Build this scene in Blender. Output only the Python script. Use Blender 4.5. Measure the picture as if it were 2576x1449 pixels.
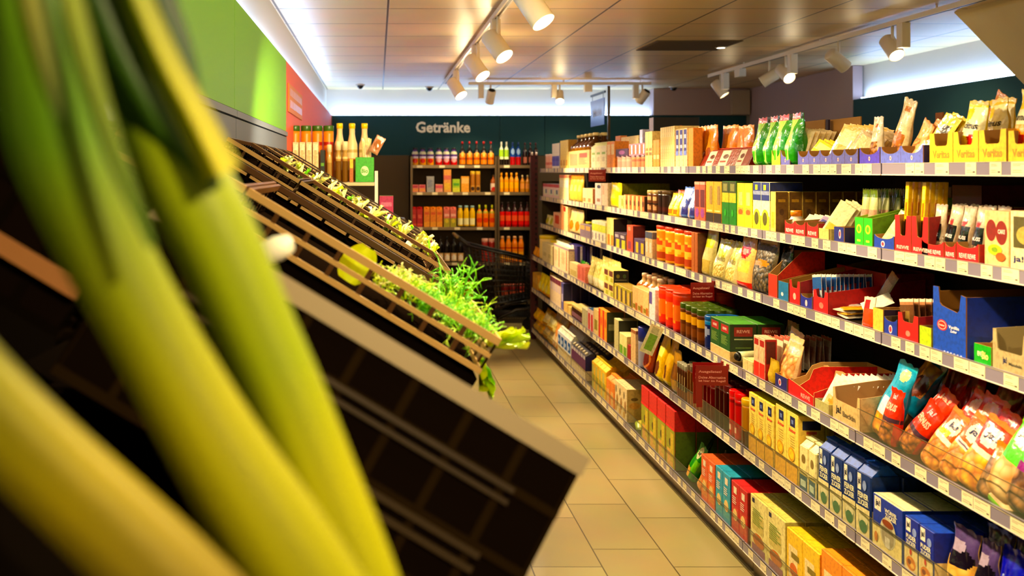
import bpy, math, random
from mathutils import Vector, Matrix, Euler
random.seed(7)
C = bpy.context.scene.collection
for o in list(bpy.data.objects): bpy.data.objects.remove(o)
R = math.radians
PI = math.pi

# ------------------------------------------------------------------ camera, world, exposure
FPX, CX, CY, EYE = 2505.0, 950.0, 430.0, 1.70     # focal length in pixels, principal point, eye height
cam = bpy.data.cameras.new('camera'); camo = bpy.data.objects.new('camera', cam); C.objects.link(camo)
camo.location = (0, 0, EYE); camo.rotation_euler = (R(90), 0, 0)
cam.sensor_width = 36; cam.lens = 36*FPX/2576
cam.shift_x = (1288-CX)/2576; cam.shift_y = (CY-724.5)/2576
cam.clip_start = .02
cam.dof.use_dof = True; cam.dof.focus_distance = 4.0; cam.dof.aperture_fstop = 3.4
bpy.context.scene.camera = camo
sc = bpy.context.scene
sc.view_settings.view_transform = 'Standard'; sc.view_settings.look = 'None'
sc.view_settings.exposure = -0.12; sc.view_settings.gamma = 1.0
w = bpy.data.worlds.new('world'); sc.world = w; w.use_nodes = True
w.node_tree.nodes['Background'].inputs[0].default_value = (1.0, .80, .58, 1)
w.node_tree.nodes['Background'].inputs[1].default_value = .10

WARM = (1.0, .76, .41)
LAMP_W = 150
# aisle track lamps: position, aimed-at point, watts, how far the unit drops below the track
AISLE_LAMPS = [((.70, 2.3, 2.42), (1.75, 1.9, .6), .9), ((.70, 3.3, 2.42), (1.75, 2.7, .55), 1.1),
               ((.70, 4.44, 2.42), (1.70, 3.6, .65), 1.2), ((.70, 5.8, 2.42), (1.65, 4.8, .8), 1.3),
               ((.70, 7.0, 2.42), (1.6, 6.1, .9), 1.9), ((.70, 8.77, 2.42), (1.55, 7.9, .9), 2.4)]
ADDED_PRODUCE_LAMPS = [((.75, -.35, 2.42), (.0, 2.5, 1.35), 1.3), ((.70, 1.15, 2.42), (.0, .55, 1.55), .4), ((.70, 2.8, 2.42), (.0, 2.25, 1.4), 2.0),
                 ((.70, 3.72, 2.42), (-.1, 4.9, 1.5), 2.4)]  # unseen lamps added to brighten the leeks, herbs and crates
LED_BLUE = (.36, .58, 1.0)
LED_STRENGTH = 13

# ------------------------------------------------------------------ materials
def lin(c):
    c = c.lstrip('#'); v = [int(c[i:i+2], 16)/255 for i in (0, 2, 4)]
    v = [((x/12.92) if x <= .04045 else ((x+.055)/1.055)**2.4) for x in v]; g = sum(v)/3
    return tuple(min(1, max(.0015, g+(x-g)*1.17))**1.10 for x in v)+(1,)
_m = {}
def M(col, fin='paper', col2=None, scale=60, name=None):
    k = (col, fin, col2, scale)
    if k in _m: return _m[k]
    m = bpy.data.materials.new(name or (fin+'_'+col.lstrip('#'))); m.use_nodes = True
    nt = m.node_tree; b = nt.nodes['Principled BSDF']
    b.inputs['Base Color'].default_value = lin(col)
    rough = {'paper': .5, 'plain': .6, 'film': .22, 'plastic': .32, 'metal': .35, 'glass': .06, 'rough': .85, 'matte': .95, 'gloss': .12, 'leaf': .45, 'food': .5, 'card': .8, 'emit': .5}[fin]
    b.inputs['Roughness'].default_value = rough
    if fin == 'matte': b.inputs['Specular IOR Level'].default_value = 0
    if fin == 'metal': b.inputs['Metallic'].default_value = .7
    if fin == 'glass':
        b.inputs['Transmission Weight'].default_value = .9; b.inputs['IOR'].default_value = 1.3
    if fin in ('film', 'leaf', 'rough', 'card', 'paper'):
        tc = nt.nodes.new('ShaderNodeTexCoord'); n = nt.nodes.new('ShaderNodeTexNoise'); bp = nt.nodes.new('ShaderNodeBump')
        n.inputs['Scale'].default_value = {'film': 55, 'leaf': 40, 'rough': 90, 'card': 120, 'paper': 160}[fin]
        bp.inputs['Strength'].default_value = {'film': .55, 'leaf': .5, 'rough': .2, 'card': .1, 'paper': .05}[fin]
        bp.inputs['Distance'].default_value = .004
        nt.links.new(tc.outputs['Object'], n.inputs['Vector'])
        nt.links.new(n.outputs['Fac'], bp.inputs['Height']); nt.links.new(bp.outputs['Normal'], b.inputs['Normal'])
    if fin == 'film': b.inputs['Coat Weight'].default_value = .3
    if fin == 'leaf':
        b.inputs['Subsurface Weight'].default_value = .12; b.inputs['Subsurface Radius'].default_value = (.01, .012, .003); b.inputs['Subsurface Scale'].default_value = .3
    if fin in ('paper', 'film') and not col2:      # busy little prints: patches of slightly other ink
        tc2 = nt.nodes.new('ShaderNodeTexCoord'); n2 = nt.nodes.new('ShaderNodeTexNoise'); n2.inputs['Scale'].default_value = 70; n2.inputs['Detail'].default_value = 3
        r2 = nt.nodes.new('ShaderNodeValToRGB'); r2.color_ramp.elements[0].position = .47; r2.color_ramp.elements[1].position = .60
        r2.color_ramp.elements[0].color = (1, 1, 1, 1); r2.color_ramp.elements[1].color = (.66, .60, .52, 1)
        x2 = nt.nodes.new('ShaderNodeMix'); x2.data_type = 'RGBA'; x2.blend_type = 'MULTIPLY'; x2.inputs[0].default_value = .55 if fin == 'paper' else .35; x2.inputs[6].default_value = lin(col)
        nt.links.new(tc2.outputs['Object'], n2.inputs['Vector']); nt.links.new(n2.outputs['Fac'], r2.inputs[0]); nt.links.new(r2.outputs[0], x2.inputs[7]); nt.links.new(x2.outputs[2], b.inputs['Base Color'])
    if col2:
        tc = nt.nodes.new('ShaderNodeTexCoord'); v = nt.nodes.new('ShaderNodeTexVoronoi'); mx = nt.nodes.new('ShaderNodeMix'); mx.data_type = 'RGBA'
        v.inputs['Scale'].default_value = scale; v.feature = 'F1'
        rp = nt.nodes.new('ShaderNodeValToRGB'); rp.color_ramp.elements[0].position = .15; rp.color_ramp.elements[1].position = .75
        mx.inputs[6].default_value = lin(col); mx.inputs[7].default_value = lin(col2)
        nt.links.new(tc.outputs['Object'], v.inputs['Vector']); nt.links.new(v.outputs['Distance'], rp.inputs[0])
        nt.links.new(rp.outputs[0], mx.inputs[0]); nt.links.new(mx.outputs[2], b.inputs['Base Color'])
        bp = nt.nodes.new('ShaderNodeBump'); bp.invert = True; bp.inputs['Distance'].default_value = .006; bp.inputs['Strength'].default_value = .7
        nt.links.new(v.outputs['Distance'], bp.inputs['Height']); nt.links.new(bp.outputs['Normal'], b.inputs['Normal'])
    _m[k] = m; return m
def emit(col, s, name='lamp_glow'):
    k = ('E', col, s)
    if k in _m: return _m[k]
    m = bpy.data.materials.new(name); m.use_nodes = True; b = m.node_tree.nodes['Principled BSDF']
    b.inputs['Base Color'].default_value = (0, 0, 0, 1); b.inputs['Emission Color'].default_value = (*col, 1) if len(col) == 3 else col
    b.inputs['Emission Strength'].default_value = s; _m[k] = m; return m
def clear_mat(name, tint='#98a080', alpha=.10):
    k = ('clear', tint, alpha)
    if k in _m: return _m[k]
    m = bpy.data.materials.new(name); m.use_nodes = True; nt = m.node_tree; b = nt.nodes['Principled BSDF']
    b.inputs['Base Color'].default_value = lin(tint); b.inputs['Roughness'].default_value = .12; b.inputs['Alpha'].default_value = alpha
    _m[k] = m; return m

# ------------------------------------------------------------------ text
_txt = {}
def text_geo(s, bold=.02):
    if (s, bold) in _txt: return _txt[(s, bold)]
    cu = bpy.data.curves.new('t', 'FONT'); cu.body = s; cu.size = 1; cu.offset = bold; cu.resolution_u = 2
    cu.align_x = 'LEFT'
    o = bpy.data.objects.new('t', cu); C.objects.link(o)
    dg = bpy.context.evaluated_depsgraph_get(); me = bpy.data.meshes.new_from_object(o.evaluated_get(dg))
    vs = [tuple(v.co) for v in me.vertices]; fs = [tuple(p.vertices) for p in me.polygons]
    bpy.data.objects.remove(o); bpy.data.curves.remove(cu); bpy.data.meshes.remove(me)
    xs = [v[0] for v in vs] or [0]; ys = [v[1] for v in vs] or [0]
    x0, x1, y0, y1 = min(xs), max(xs), min(ys), max(ys)
    vs = [((v[0]-x0)/max(x1-x0, 1e-6), (v[1]-y0)/max(y1-y0, 1e-6)) for v in vs]
    _txt[(s, bold)] = (vs, fs); return vs, fs

# ------------------------------------------------------------------ mesh builder
class MB:
    def __init__(s): s.v = []; s.f = []; s.m = []; s.mats = []; s.smooth = []
    def mi(s, m):
        if m not in s.mats: s.mats.append(m)
        return s.mats.index(m)
    def add(s, vs, fs, m, sm=False):
        b = len(s.v); s.v += [tuple(v) for v in vs]
        ms = m if isinstance(m, list) else None
        for i, f in enumerate(fs):
            s.f.append(tuple(b+j for j in f)); s.m.append(s.mi(ms[i] if ms else m)); s.smooth.append(sm)
    def box(s, x0, x1, y0, y1, z0, z1, m, mats=None):
        vs = [(x0, y0, z0), (x1, y0, z0), (x1, y1, z0), (x0, y1, z0), (x0, y0, z1), (x1, y0, z1), (x1, y1, z1), (x0, y1, z1)]
        fs = [(3, 2, 1, 0), (4, 5, 6, 7), (0, 1, 5, 4), (1, 2, 6, 5), (2, 3, 7, 6), (3, 0, 4, 7)]
        s.add(vs, fs, mats or m)
    def cbox(s, x0, x1, y0, y1, z0, z1, c, m, top=None):        # box with chamfered upright edges and a softened top edge
        def ring(z, k):
            a = c*k
            return [(x0+c+a, y0+a, z), (x1-c-a, y0+a, z), (x1-a, y0+c+a, z), (x1-a, y1-c-a, z), (x1-c-a, y1-a, z), (x0+c+a, y1-a, z), (x0+a, y1-c-a, z), (x0+a, y0+c+a, z)]
        vs = ring(z0, 0)+ring(z1-c*.7, 0)+ring(z1, .7)
        fs = [tuple(reversed(range(8)))]+[(i, (i+1) % 8, 8+(i+1) % 8, 8+i) for i in range(8)]+[(8+i, 8+(i+1) % 8, 16+(i+1) % 8, 16+i) for i in range(8)]+[tuple(range(16, 24))]
        s.add(vs, fs, [m]*17+[top or m])
    def lathe(s, prof, seg, m, ox=0, oy=0, oz=0, smooth=True, matf=None, axis=None):
        vs = []; fs = []; ms = []
        for r, z in prof:
            for k in range(seg):
                a = 2*PI*k/seg; vs.append((r*math.sin(a), -r*math.cos(a), z))
        for i in range(len(prof)-1):
            for k in range(seg):
                k2 = (k+1) % seg; fs.append((i*seg+k, i*seg+k2, (i+1)*seg+k2, (i+1)*seg+k))
                if matf:
                    a = (k+.5)/seg*2; a = a-2 if a > 1 else a     # -1..1, 0 = front
                    ms.append(matf(.5+a, (prof[i][1]+prof[i+1][1])/2))
        if prof[0][0] > 1e-5: fs.append(tuple(reversed(range(seg)))); ms.append(m)
        if prof[-1][0] > 1e-5: fs.append(tuple((len(prof)-1)*seg+k for k in range(seg))); ms.append(m)
        if axis is not None: vs = [axis @ Vector(v) for v in vs]
        s.add([(v[0]+ox, v[1]+oy, v[2]+oz) for v in vs], fs, ms if matf else m, smooth)
    def prism(s, pts, fn, m, m_in=None, m_edge=None):           # pts: 2D outline; fn(p, side) -> 3D, side 0 outer / 1 inner
        n = len(pts)
        vs = [fn(p, 0) for p in pts]+[fn(p, 1) for p in pts]
        fs = [tuple(range(n)), tuple(reversed(range(n, 2*n)))]+[(i, n+i, n+(i+1) % n, (i+1) % n) for i in range(n)]
        s.add(vs, fs, [m, m_in or m]+[m_edge or m_in or m]*n)
    def tube(s, pts, rad, m, seg=8, smooth=True, matf=None):
        rings = []; n = len(pts); P = [Vector(p) for p in pts]
        up = Vector((0, 0, 1))
        for i, p in enumerate(P):
            t = (P[min(i+1, n-1)]-P[max(i-1, 0)]).normalized()
            if i == 0:
                a = t.cross(up)
                if a.length < .1: a = t.cross(Vector((1, 0, 0)))
                a.normalize()
            else:
                a = (a-t*a.dot(t)); a.normalize()
            b = t.cross(a); r = rad[i] if isinstance(rad, (list, tuple)) else rad
            rings.append([p+(a*math.cos(2*PI*k/seg)+b*math.sin(2*PI*k/seg))*r for k in range(seg)])
        vs = [v for r_ in rings for v in r_]
        fs = [(i*seg+k, i*seg+(k+1) % seg, (i+1)*seg+(k+1) % seg, (i+1)*seg+k) for i in range(n-1) for k in range(seg)]
        fs += [tuple(reversed(range(seg))), tuple((n-1)*seg+k for k in range(seg))]
        s.add(vs, fs, m, smooth)
    def grid(s, fn, nu, nv, m, matf=None, smooth=True):
        vs = [fn(i/nu, j/nv) for j in range(nv+1) for i in range(nu+1)]
        fs = []; ms = []
        for j in range(nv):
            for i in range(nu):
                a = j*(nu+1)+i; fs.append((a, a+1, a+nu+2, a+nu+1))
                if matf: ms.append(matf((i+.5)/nu, (j+.5)/nv))
        s.add(vs, fs, ms if matf else m, smooth)
    def text(s, txt, fn, m, bold=.02):                          # fn(u, v) -> 3D
        vs, fs = text_geo(txt, bold); s.add([fn(*v) for v in vs], fs, m)
    def build(s, name, parent=None, loc=None, rot=None):
        me = bpy.data.meshes.new(name); me.from_pydata(s.v, [], s.f); me.update()
        for m in s.mats: me.materials.append(m)
        me.polygons.foreach_set('material_index', s.m); me.polygons.foreach_set('use_smooth', s.smooth)
        o = bpy.data.objects.new(name, me); C.objects.link(o)
        if parent: o.parent = parent
        if loc: o.location = loc
        if rot: o.rotation_euler = rot
        return o
def tag(o, label=None, cat=None, group=None, kind=None):
    if label: o['label'] = label
    if cat: o['category'] = cat
    if group: o['group'] = group
    if kind: o['kind'] = kind
    return o
def empty(name, loc=(0, 0, 0), rot=None):
    o = bpy.data.objects.new(name, None); C.objects.link(o); o.location = loc; o.empty_display_size = .05
    if rot: o.rotation_euler = rot
    return o
kids = {}
def copy_tree(o, parent=None):
    c = o.copy(); C.objects.link(c); c.parent = parent
    for ch in o.children: copy_tree(ch, c)
    return c
def struct(name, mb): return tag(mb.build(name), kind='structure')

# ------------------------------------------------------------------ art on packs
# ('b',v0,v1,col) band all round; ('r',u0,v0,u1,v1,col); ('o',cu,cv,ru,rv,col); ('t',u0,v0,u1,v1,col,text); ('p',u0,v0,u1,v1,col) small print
def is_mat(c): return not isinstance(c, str)
def pick(art, u, v, base, fin):
    c = base
    for a in art:
        if a[0] == 'b' and a[1] <= v <= a[2]: c = a[3]
        elif a[0] == 'r' and a[1] <= u <= a[3] and a[2] <= v <= a[4]: c = a[5]
        elif a[0] == 'o' and ((u-a[1])/a[3])**2+((v-a[2])/a[4])**2 <= 1: c = a[5]
    return c if is_mat(c) else M(c, fin)
def flat_art(mb, art, fn, fin, band=True):                      # fn(u, v, k) -> 3D
    k = 1
    for a in art:
        if a[0] == 'b':
            if band: mb.add([fn(0, a[1], k), fn(1, a[1], k), fn(1, a[2], k), fn(0, a[2], k)], [(0, 1, 2, 3)], a[3] if is_mat(a[3]) else M(a[3], fin))
        elif a[0] == 'r':
            mb.add([fn(a[1], a[2], k), fn(a[3], a[2], k), fn(a[3], a[4], k), fn(a[1], a[4], k)], [(0, 1, 2, 3)], a[5] if is_mat(a[5]) else M(a[5], fin))
        elif a[0] == 'o':
            n = 20; mb.add([fn(a[1]+a[3]*math.cos(2*PI*i/n), a[2]+a[4]*math.sin(2*PI*i/n), k) for i in range(n)], [tuple(range(n))], a[5] if is_mat(a[5]) else M(a[5], fin))
        elif a[0] == 't':
            mb.text(a[6], lambda u, v: fn(a[1]+(a[3]-a[1])*u, a[2]+(a[4]-a[2])*v, k+.5), M(a[5], fin), .03)
        elif a[0] == 'p':
            n = max(2, int((a[4]-a[2])/.035))
            rr = random.Random(n)
            for i in range(n):
                v0 = a[4]-(a[4]-a[2])*(i+.2)/n; v1 = v0-(a[4]-a[2])*.45/n; u1 = a[1]+(a[3]-a[1])*rr.uniform(.6, 1)
                mb.add([fn(a[1], v1, k), fn(u1, v1, k), fn(u1, v0, k), fn(a[1], v0, k)], [(0, 1, 2, 3)], M(a[5], fin))
        k += 1
EPS = .00035
def g_box(w, d, h, col='#e8d8a0', art=(), side=None, top=None, sart=(), fin='paper'):
    mb = MB(); c = min(.0015, w*.05)
    mb.cbox(-w/2, w/2, 0, d, 0, h, c, M(col, fin), M(top or col, fin))
    if side: sart = [('r', 0, 0, 1, 1, side)]+list(sart)  # near-side print colour, mostly darkened by shade put into it
    flat_art(mb, art, lambda u, v, k: (-w/2+c+(w-2*c)*u, -EPS*k, c+(h-2*c)*v), fin)
    bands = [a for a in art if a[0] == 'b']
    flat_art(mb, bands+list(sart), lambda u, v, k: (w/2+EPS*k, c+(d-2*c)*u, c+(h-2*c)*v), fin)
    flat_art(mb, bands, lambda u, v, k: (-w/2-EPS*k, d-c-(d-2*c)*u, c+(h-2*c)*v), fin)
    # tuck flap seam on the lid
    mb.box(-w/2+.004, w/2-.004, d*.12, d*.12+.0012, h, h+.0004, M('#3a2c1c', fin))
    return mb.build('box')
def g_brick(w, d, h, col='#f0e6c8', art=(), top=None, fin='paper', sart=()):      # flour / sugar / coffee bag: block body with folded crest
    mb = MB(); hb = h*.84; c = .004; m = M(col, fin); mt = M(top or col, fin)
    mb.cbox(-w/2, w/2, 0, d, 0, hb, c, m)
    vs = [(-w/2+c, c, hb-.002), (w/2-c, c, hb-.002), (w/2-c, d-c, hb-.002), (-w/2+c, d-c, hb-.002), (-w/2*.96, d*.40, h*.97), (w/2*.96, d*.40, h*.97), (w/2*.96, d*.55, h), (-w/2*.96, d*.55, h)]
    mb.add(vs, [(0, 1, 5, 4), (1, 2, 6, 5), (2, 3, 7, 6), (3, 0, 4, 7), (4, 5, 6, 7)], mt)
    mb.box(-w/2*.97, w/2*.97, d*.28, d*.60, h*.955, h*.985, mt)
    flat_art(mb, art, lambda u, v, k: (-w/2+c+(w-2*c)*u, -EPS*k, hb*v), fin)
    bands = [a for a in art if a[0] == 'b']
    flat_art(mb, bands+list(sart), lambda u, v, k: (w/2+EPS*k, c+(d-2*c)*u, hb*v), fin)
    return mb.build('bag')
def pillow(mb, w, d, h, art, col, fin, seed=0, crest=.93, ears=True, nu=20, nv=26, slump=0):
    rr = random.Random(seed); ph = [rr.uniform(0, 6) for _ in range(6)]
    def thick(u, v):
        x = abs(2*u-1); e = max(0, 1-x**2.6)**.55
        lo = min(1, (v/.10)**.5) if v > 0 else 0
        hi = 1 if v < .32 else max(0, 1-((v-.32)/(crest-.32))**1.35) if v < crest else 0
        return d/2*e*(.35+.65*lo)*hi+.0012
    def wob(u, v): return (.05*math.sin(9*u+ph[0]+5*v)+.05*math.sin(14*v+ph[1]+4*u)+.03*math.sin(23*u+17*v+ph[2]))*d*min(1, 4*v)*(1 if v < crest else .35)
    def wx(v): return 1-.05*math.sin(PI*min(1, v*1.2))*0-.10*max(0, (crest-v))*0+(.04 if v > crest else 0)
    def fr(u, v, e=0):
        z = h*v+(.012*h*math.sin(17*u+ph[3]) if v > .99 else 0)
        return ((u-.5)*w*wx(v), d/2-thick(u, v)+wob(u, v)*.5-e+slump*v*v, z)
    def bk(u, v): return ((.5-u)*w*wx(v), d/2+thick(u, v)+wob(1-u, v)*.5+slump*v*v, h*v+(.012*h*math.sin(17*(1-u)+ph[3]) if v > .99 else 0))
    mb.grid(fr, nu, nv, None, lambda u, v: pick(art, u, v, col, fin))
    mb.grid(bk, nu, nv, None, lambda u, v: pick([a for a in art if a[0] in 'b'], .5, v, col, fin))
    for s_ in (0, 1):       # side closing strips
        mb.add([x for j in range(nv+1) for x in (fr(s_, j/nv), bk(1-s_, j/nv))], [((2*j, 2*j+1, 2*j+3, 2*j+2) if s_ else (2*j+1, 2*j, 2*j+2, 2*j+3)) for j in range(nv)], M(col, fin) if not is_mat(col) else col, True)
    mb.add([x for i in range(nu+1) for x in (fr(i/nu, 0), bk(1-i/nu, 0))], [(2*i, 2*i+1, 2*i+3, 2*i+2) for i in range(nu)], M(col, fin) if not is_mat(col) else col)
    for a in art:
        if a[0] == 't': mb.text(a[6], lambda u, v, a=a: fr(a[1]+(a[3]-a[1])*u, a[2]+(a[4]-a[2])*v, .0012), M(a[5], fin), .03)
def g_pouch(w, d, h, col='#e0c060', art=(), fin='film', seed=1, crest=.93, nu=20, nv=26, slump=0):
    mb = MB(); pillow(mb, w, d, h, list(art)+[], col, fin, seed, crest, True, nu, nv, slump)
    return mb.build('bag')
def g_jar(w, d, h, col='#b06020', lid='#d0a030', art=(), lidf=.14, seg=20, fin='plastic', lidfin='plastic', neck=0, single=False):
    r = min(w, .2)/2*.98; hb = h*(1-lidf)
    prof = [(r*.93, 0), (r, .004)]
    nz = 14
    prof += [(r, .004+(hb*(1-neck)-.004)*i/nz) for i in range(1, nz+1)]
    if neck: prof += [(r*.86, hb*.97), (r*.86, hb)]
    else: prof += [(r*.96, hb)]
    mb = MB(); mb.lathe(prof, seg, M(col, fin) if not is_mat(col) else col, oy=r, matf=lambda u, v: pick(art, u, v/hb, col, fin))
    for a in art:
        if a[0] == 't':
            def tf(u, v, a=a):
                ang = (a[1]+(a[3]-a[1])*u-.5)*PI; rr = r+.0008
                return (rr*math.sin(ang), r-rr*math.cos(ang), hb*(a[2]+(a[4]-a[2])*v))
            mb.text(a[6], tf, M(a[5], fin), .03)
    lp = [(r*1.0, hb), (r*1.02, hb+.001), (r*1.02, h-.003), (r*.98, h), (r*.85, h-.0005), (0, h-.0012)]
    if neck: lp = [(r*.90, hb-.001)]+[(r*.93, hb)]+[(r*.93, h-.003), (r*.88, h), (0, h-.001)]
    if single:
        mb.lathe(lp, seg, M(lid, lidfin), oy=r); return mb.build('jar')
    root = empty('jar'); mb.build('body', root); l = MB(); l.lathe(lp, seg, M(lid, lidfin), oy=r); l.build('lid', root)
    return root
def g_bottle(w, d, h, col='#3a2010', cap='#202020', art=(), seg=16, fin='gloss', shoulder=.62, neckr=.30, capf=.08, single=True, grow=1.0):
    r = w/2*.97; hc = h*(1-capf)
    prof = [(r*.9, 0), (r, .004)]+[(r, h*shoulder*i/12) for i in range(1, 13)]
    prof += [(r*.93, h*(shoulder+.05)), (r*.70, h*(shoulder+.11)), (r*(neckr+.08), h*(shoulder+.17)), (r*neckr, h*(shoulder+.22)), (r*neckr, hc)]
    mb = MB(); mb.lathe(prof, seg, M(col, fin), oy=r, matf=lambda u, v: pick(art, u, v/h, col, fin))
    cp = [(r*neckr*1.15, hc-.004), (r*neckr*1.15, h-.002), (r*neckr, h), (0, h)]
    if single: mb.lathe(cp, seg, M(cap, 'plastic'), oy=r); return mb.build('bottle')
    root = empty('bottle'); mb.build('body', root); c_ = MB(); c_.lathe(cp, seg, M(cap, 'plastic'), oy=r); c_.build('cap', root)
    return root
def g_carton(w, d, h, col='#f0e8d0', cap='#f4ead0', art=(), top=None):      # drinks carton with slanted top and screw cap
    root = empty('carton'); mb = MB(); m = M(col); c = .001; hb = h*.86
    mb.cbox(-w/2, w/2, 0, d, 0, hb, c, m)
    mt = M(top or col)
    vs = [(-w/2+c, c, hb), (w/2-c, c, hb), (w/2-c, d-c, hb), (-w/2+c, d-c, hb), (-w/2+c, d*.62, h*.97), (w/2-c, d*.62, h*.97), (w/2-c, d-c, h*.97), (-w/2+c, d-c, h*.97)]
    mb.add(vs, [(0, 1, 5, 4), (1, 2, 6, 5), (2, 3, 7, 6), (3, 0, 4, 7), (4, 5, 6, 7)], mt)
    bands = [a for a in art if a[0] == 'b']
    flat_art(mb, art, lambda u, v, k: (-w/2+c+(w-2*c)*u, -EPS*k, hb*v), 'paper')
    flat_art(mb, bands, lambda u, v, k: (w/2+EPS*k, c+(d-2*c)*u, hb*v), 'paper')
    mb.build('body', root)
    cp = MB(); nrm = Matrix.Rotation(R(28), 3, 'X')
    cp.lathe([(.014, 0), (.014, .014), (.012, .016), (0, .016)], 12, M(cap, 'plastic'), 0, d*.30, hb+(h*.97-hb)*.42, axis=nrm); cp.build('cap', root)
    return root
CARD = '#a9824c'
def g_tray(w, d, h, hb=None, col='#d02818', cut='u', art=(), inner=CARD, sidecol=None, cutd=.5, cutw=.62, slope=.35, fin='paper'):
    """open display tray: h = front corner height, hb = rear height"""
    hb = hb or h; t = .003; mb = MB(); mo = M(col, fin); mi_ = M(inner, 'card'); ms = M(sidecol or col, fin)  # side colour is mostly the front darkened: near-side shade put in
    if cut == 'u': a = w/2*cutw; pts = [(-w/2, 0), (w/2, 0), (w/2, h), (a, h), (a-.006, h*(1-cutd)+.004), (a-.012, h*(1-cutd)), (-a+.012, h*(1-cutd)), (-a+.006, h*(1-cutd)+.004), (-a, h), (-w/2, h)]
    elif cut == 's': pts = [(-w/2, 0), (w/2, 0), (w/2, h)]+[(w/2*.92*math.cos(PI*i/10), h-h*cutd*math.sin(PI*i/10)) for i in range(11)]+[(-w/2, h)]
    else: pts = [(-w/2, 0), (w/2, 0), (w/2, h), (-w/2, h)]
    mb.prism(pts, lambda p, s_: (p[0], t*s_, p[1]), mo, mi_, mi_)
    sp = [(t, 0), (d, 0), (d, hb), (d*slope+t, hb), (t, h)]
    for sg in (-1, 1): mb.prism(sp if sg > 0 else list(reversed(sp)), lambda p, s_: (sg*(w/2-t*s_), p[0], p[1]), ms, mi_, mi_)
    mb.prism([(w/2, 0), (-w/2, 0), (-w/2, hb), (w/2, hb)], lambda p, s_: (p[0], d-t*s_, p[1]), mi_, mi_, mi_)
    mb.box(-w/2+t, w/2-t, t, d-t, .0005, t, mi_)
    lim = h*(1-cutd) if cut in 'us' else h
    flat_art(mb, art, lambda u, v, k: (-w/2+w*u, -EPS*k, lim*v), fin, True)
    return mb.build('display_tray')
def g_sachet(w=.085, h=.12, t=.006, col='#f0e8d8', art=(), fin='film'):
    mb = MB(); pillow(mb, w, t, h, art, col, fin, 3, .96, False, 8, 10); return mb.build('sachet')

# ------------------------------------------------------------------ the room
WALL_X, PANEL_X, BACK_Y, PANEL_Y, CEIL = -.60, -.53, 11.60, 11.50, 2.65
def tiles_mat(name, base, base2, mortar, bw, rh, offs, ms, sx, sy, rough, bump=.3, metallic=0, freq=2):
    m = bpy.data.materials.new(name); m.use_nodes = True; nt = m.node_tree; b = nt.nodes['Principled BSDF']
    g = nt.nodes.new('ShaderNodeNewGeometry'); sep = nt.nodes.new('ShaderNodeSeparateXYZ'); cmb = nt.nodes.new('ShaderNodeCombineXYZ')
    ax = nt.nodes.new('ShaderNodeMath'); ay = nt.nodes.new('ShaderNodeMath'); ax.inputs[1].default_value = sx; ay.inputs[1].default_value = sy
    nt.links.new(g.outputs['Position'], sep.inputs[0]); nt.links.new(sep.outputs['Y'], ax.inputs[0]); nt.links.new(sep.outputs['X'], ay.inputs[0])
    nt.links.new(ax.outputs[0], cmb.inputs[0]); nt.links.new(ay.outputs[0], cmb.inputs[1])
    br = nt.nodes.new('ShaderNodeTexBrick'); br.inputs['Scale'].default_value = 1; br.offset = offs; br.offset_frequency = freq
    br.inputs['Brick Width'].default_value = bw; br.inputs['Row Height'].default_value = rh; br.inputs['Mortar Size'].default_value = ms
    br.inputs['Mortar Smooth'].default_value = .2; br.inputs['Bias'].default_value = 0
    br.inputs['Color1'].default_value = lin(base); br.inputs['Color2'].default_value = lin(base2); br.inputs['Mortar'].default_value = lin(mortar)
    nt.links.new(cmb.outputs[0], br.inputs['Vector'])
    n = nt.nodes.new('ShaderNodeTexNoise'); n.inputs['Scale'].default_value = 3; n.inputs['Detail'].default_value = 6
    nt.links.new(cmb.outputs[0], n.inputs['Vector'])
    mx = nt.nodes.new('ShaderNodeMix'); mx.data_type = 'RGBA'; mx.blend_type = 'MULTIPLY'; mx.inputs[0].default_value = .25
    nt.links.new(br.outputs['Color'], mx.inputs[6]); nt.links.new(n.outputs['Color'], mx.inputs[7]); nt.links.new(mx.outputs[2], b.inputs['Base Color'])
    b.inputs['Roughness'].default_value = rough; b.inputs['Metallic'].default_value = metallic
    bp = nt.nodes.new('ShaderNodeBump'); bp.invert = True; bp.inputs['Strength'].default_value = bump; bp.inputs['Distance'].default_value = .002
    nt.links.new(br.outputs['Fac'], bp.inputs['Height']); nt.links.new(bp.outputs['Normal'], b.inputs['Normal'])
    return m
mb = MB(); mb.box(-.75, 4.7, -3, 11.9, -.1, 0, tiles_mat('floor_tiles', '#b4a87e', '#a89c72', '#5e5538', .605, .305, .33, .0035, -.24, -.05, .30)); struct('floor', mb)
mb = MB(); mb.box(-.75, 4.7, -3, 11.9, CEIL, CEIL+.1, tiles_mat('ceiling_tiles', '#f0d8ae', '#ecd2a6', '#6a5230', .595, .645, 0, .007, -.475, -.06, .38, .6, 0, 1)); struct('ceiling', mb)
plaster = M('#d8d4cc', 'rough'); mauve = M('#a4908c', 'rough'); cream = M('#cdbb93', 'rough')
mb = MB(); mb.box(-.75, WALL_X, -3, 11.9, 0, CEIL, plaster); struct('wall_left', mb)
mb = MB(); mb.box(-.75, 4.7, BACK_Y, 11.9, 0, CEIL, plaster); struct('wall_back', mb)
mb = MB(); mb.box(4.37, 4.7, -3, 11.9, 0, CEIL, plaster); struct('wall_right', mb)
green = M('#78b600', 'plain'); red = M('#e0705a', 'plain'); teal = M('#12444a', 'rough'); brown = M('#4a3d2c', 'rough')
def panel(x0, x1, y0, y1, z0, z1, m): mb = MB(); mb.cbox(x0, x1, y0, y1, z0, z1, .002, m); return struct('trim_%d' % panel.n, mb) if not setattr(panel, 'n', panel.n+1) else None
panel.n = 0
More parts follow.
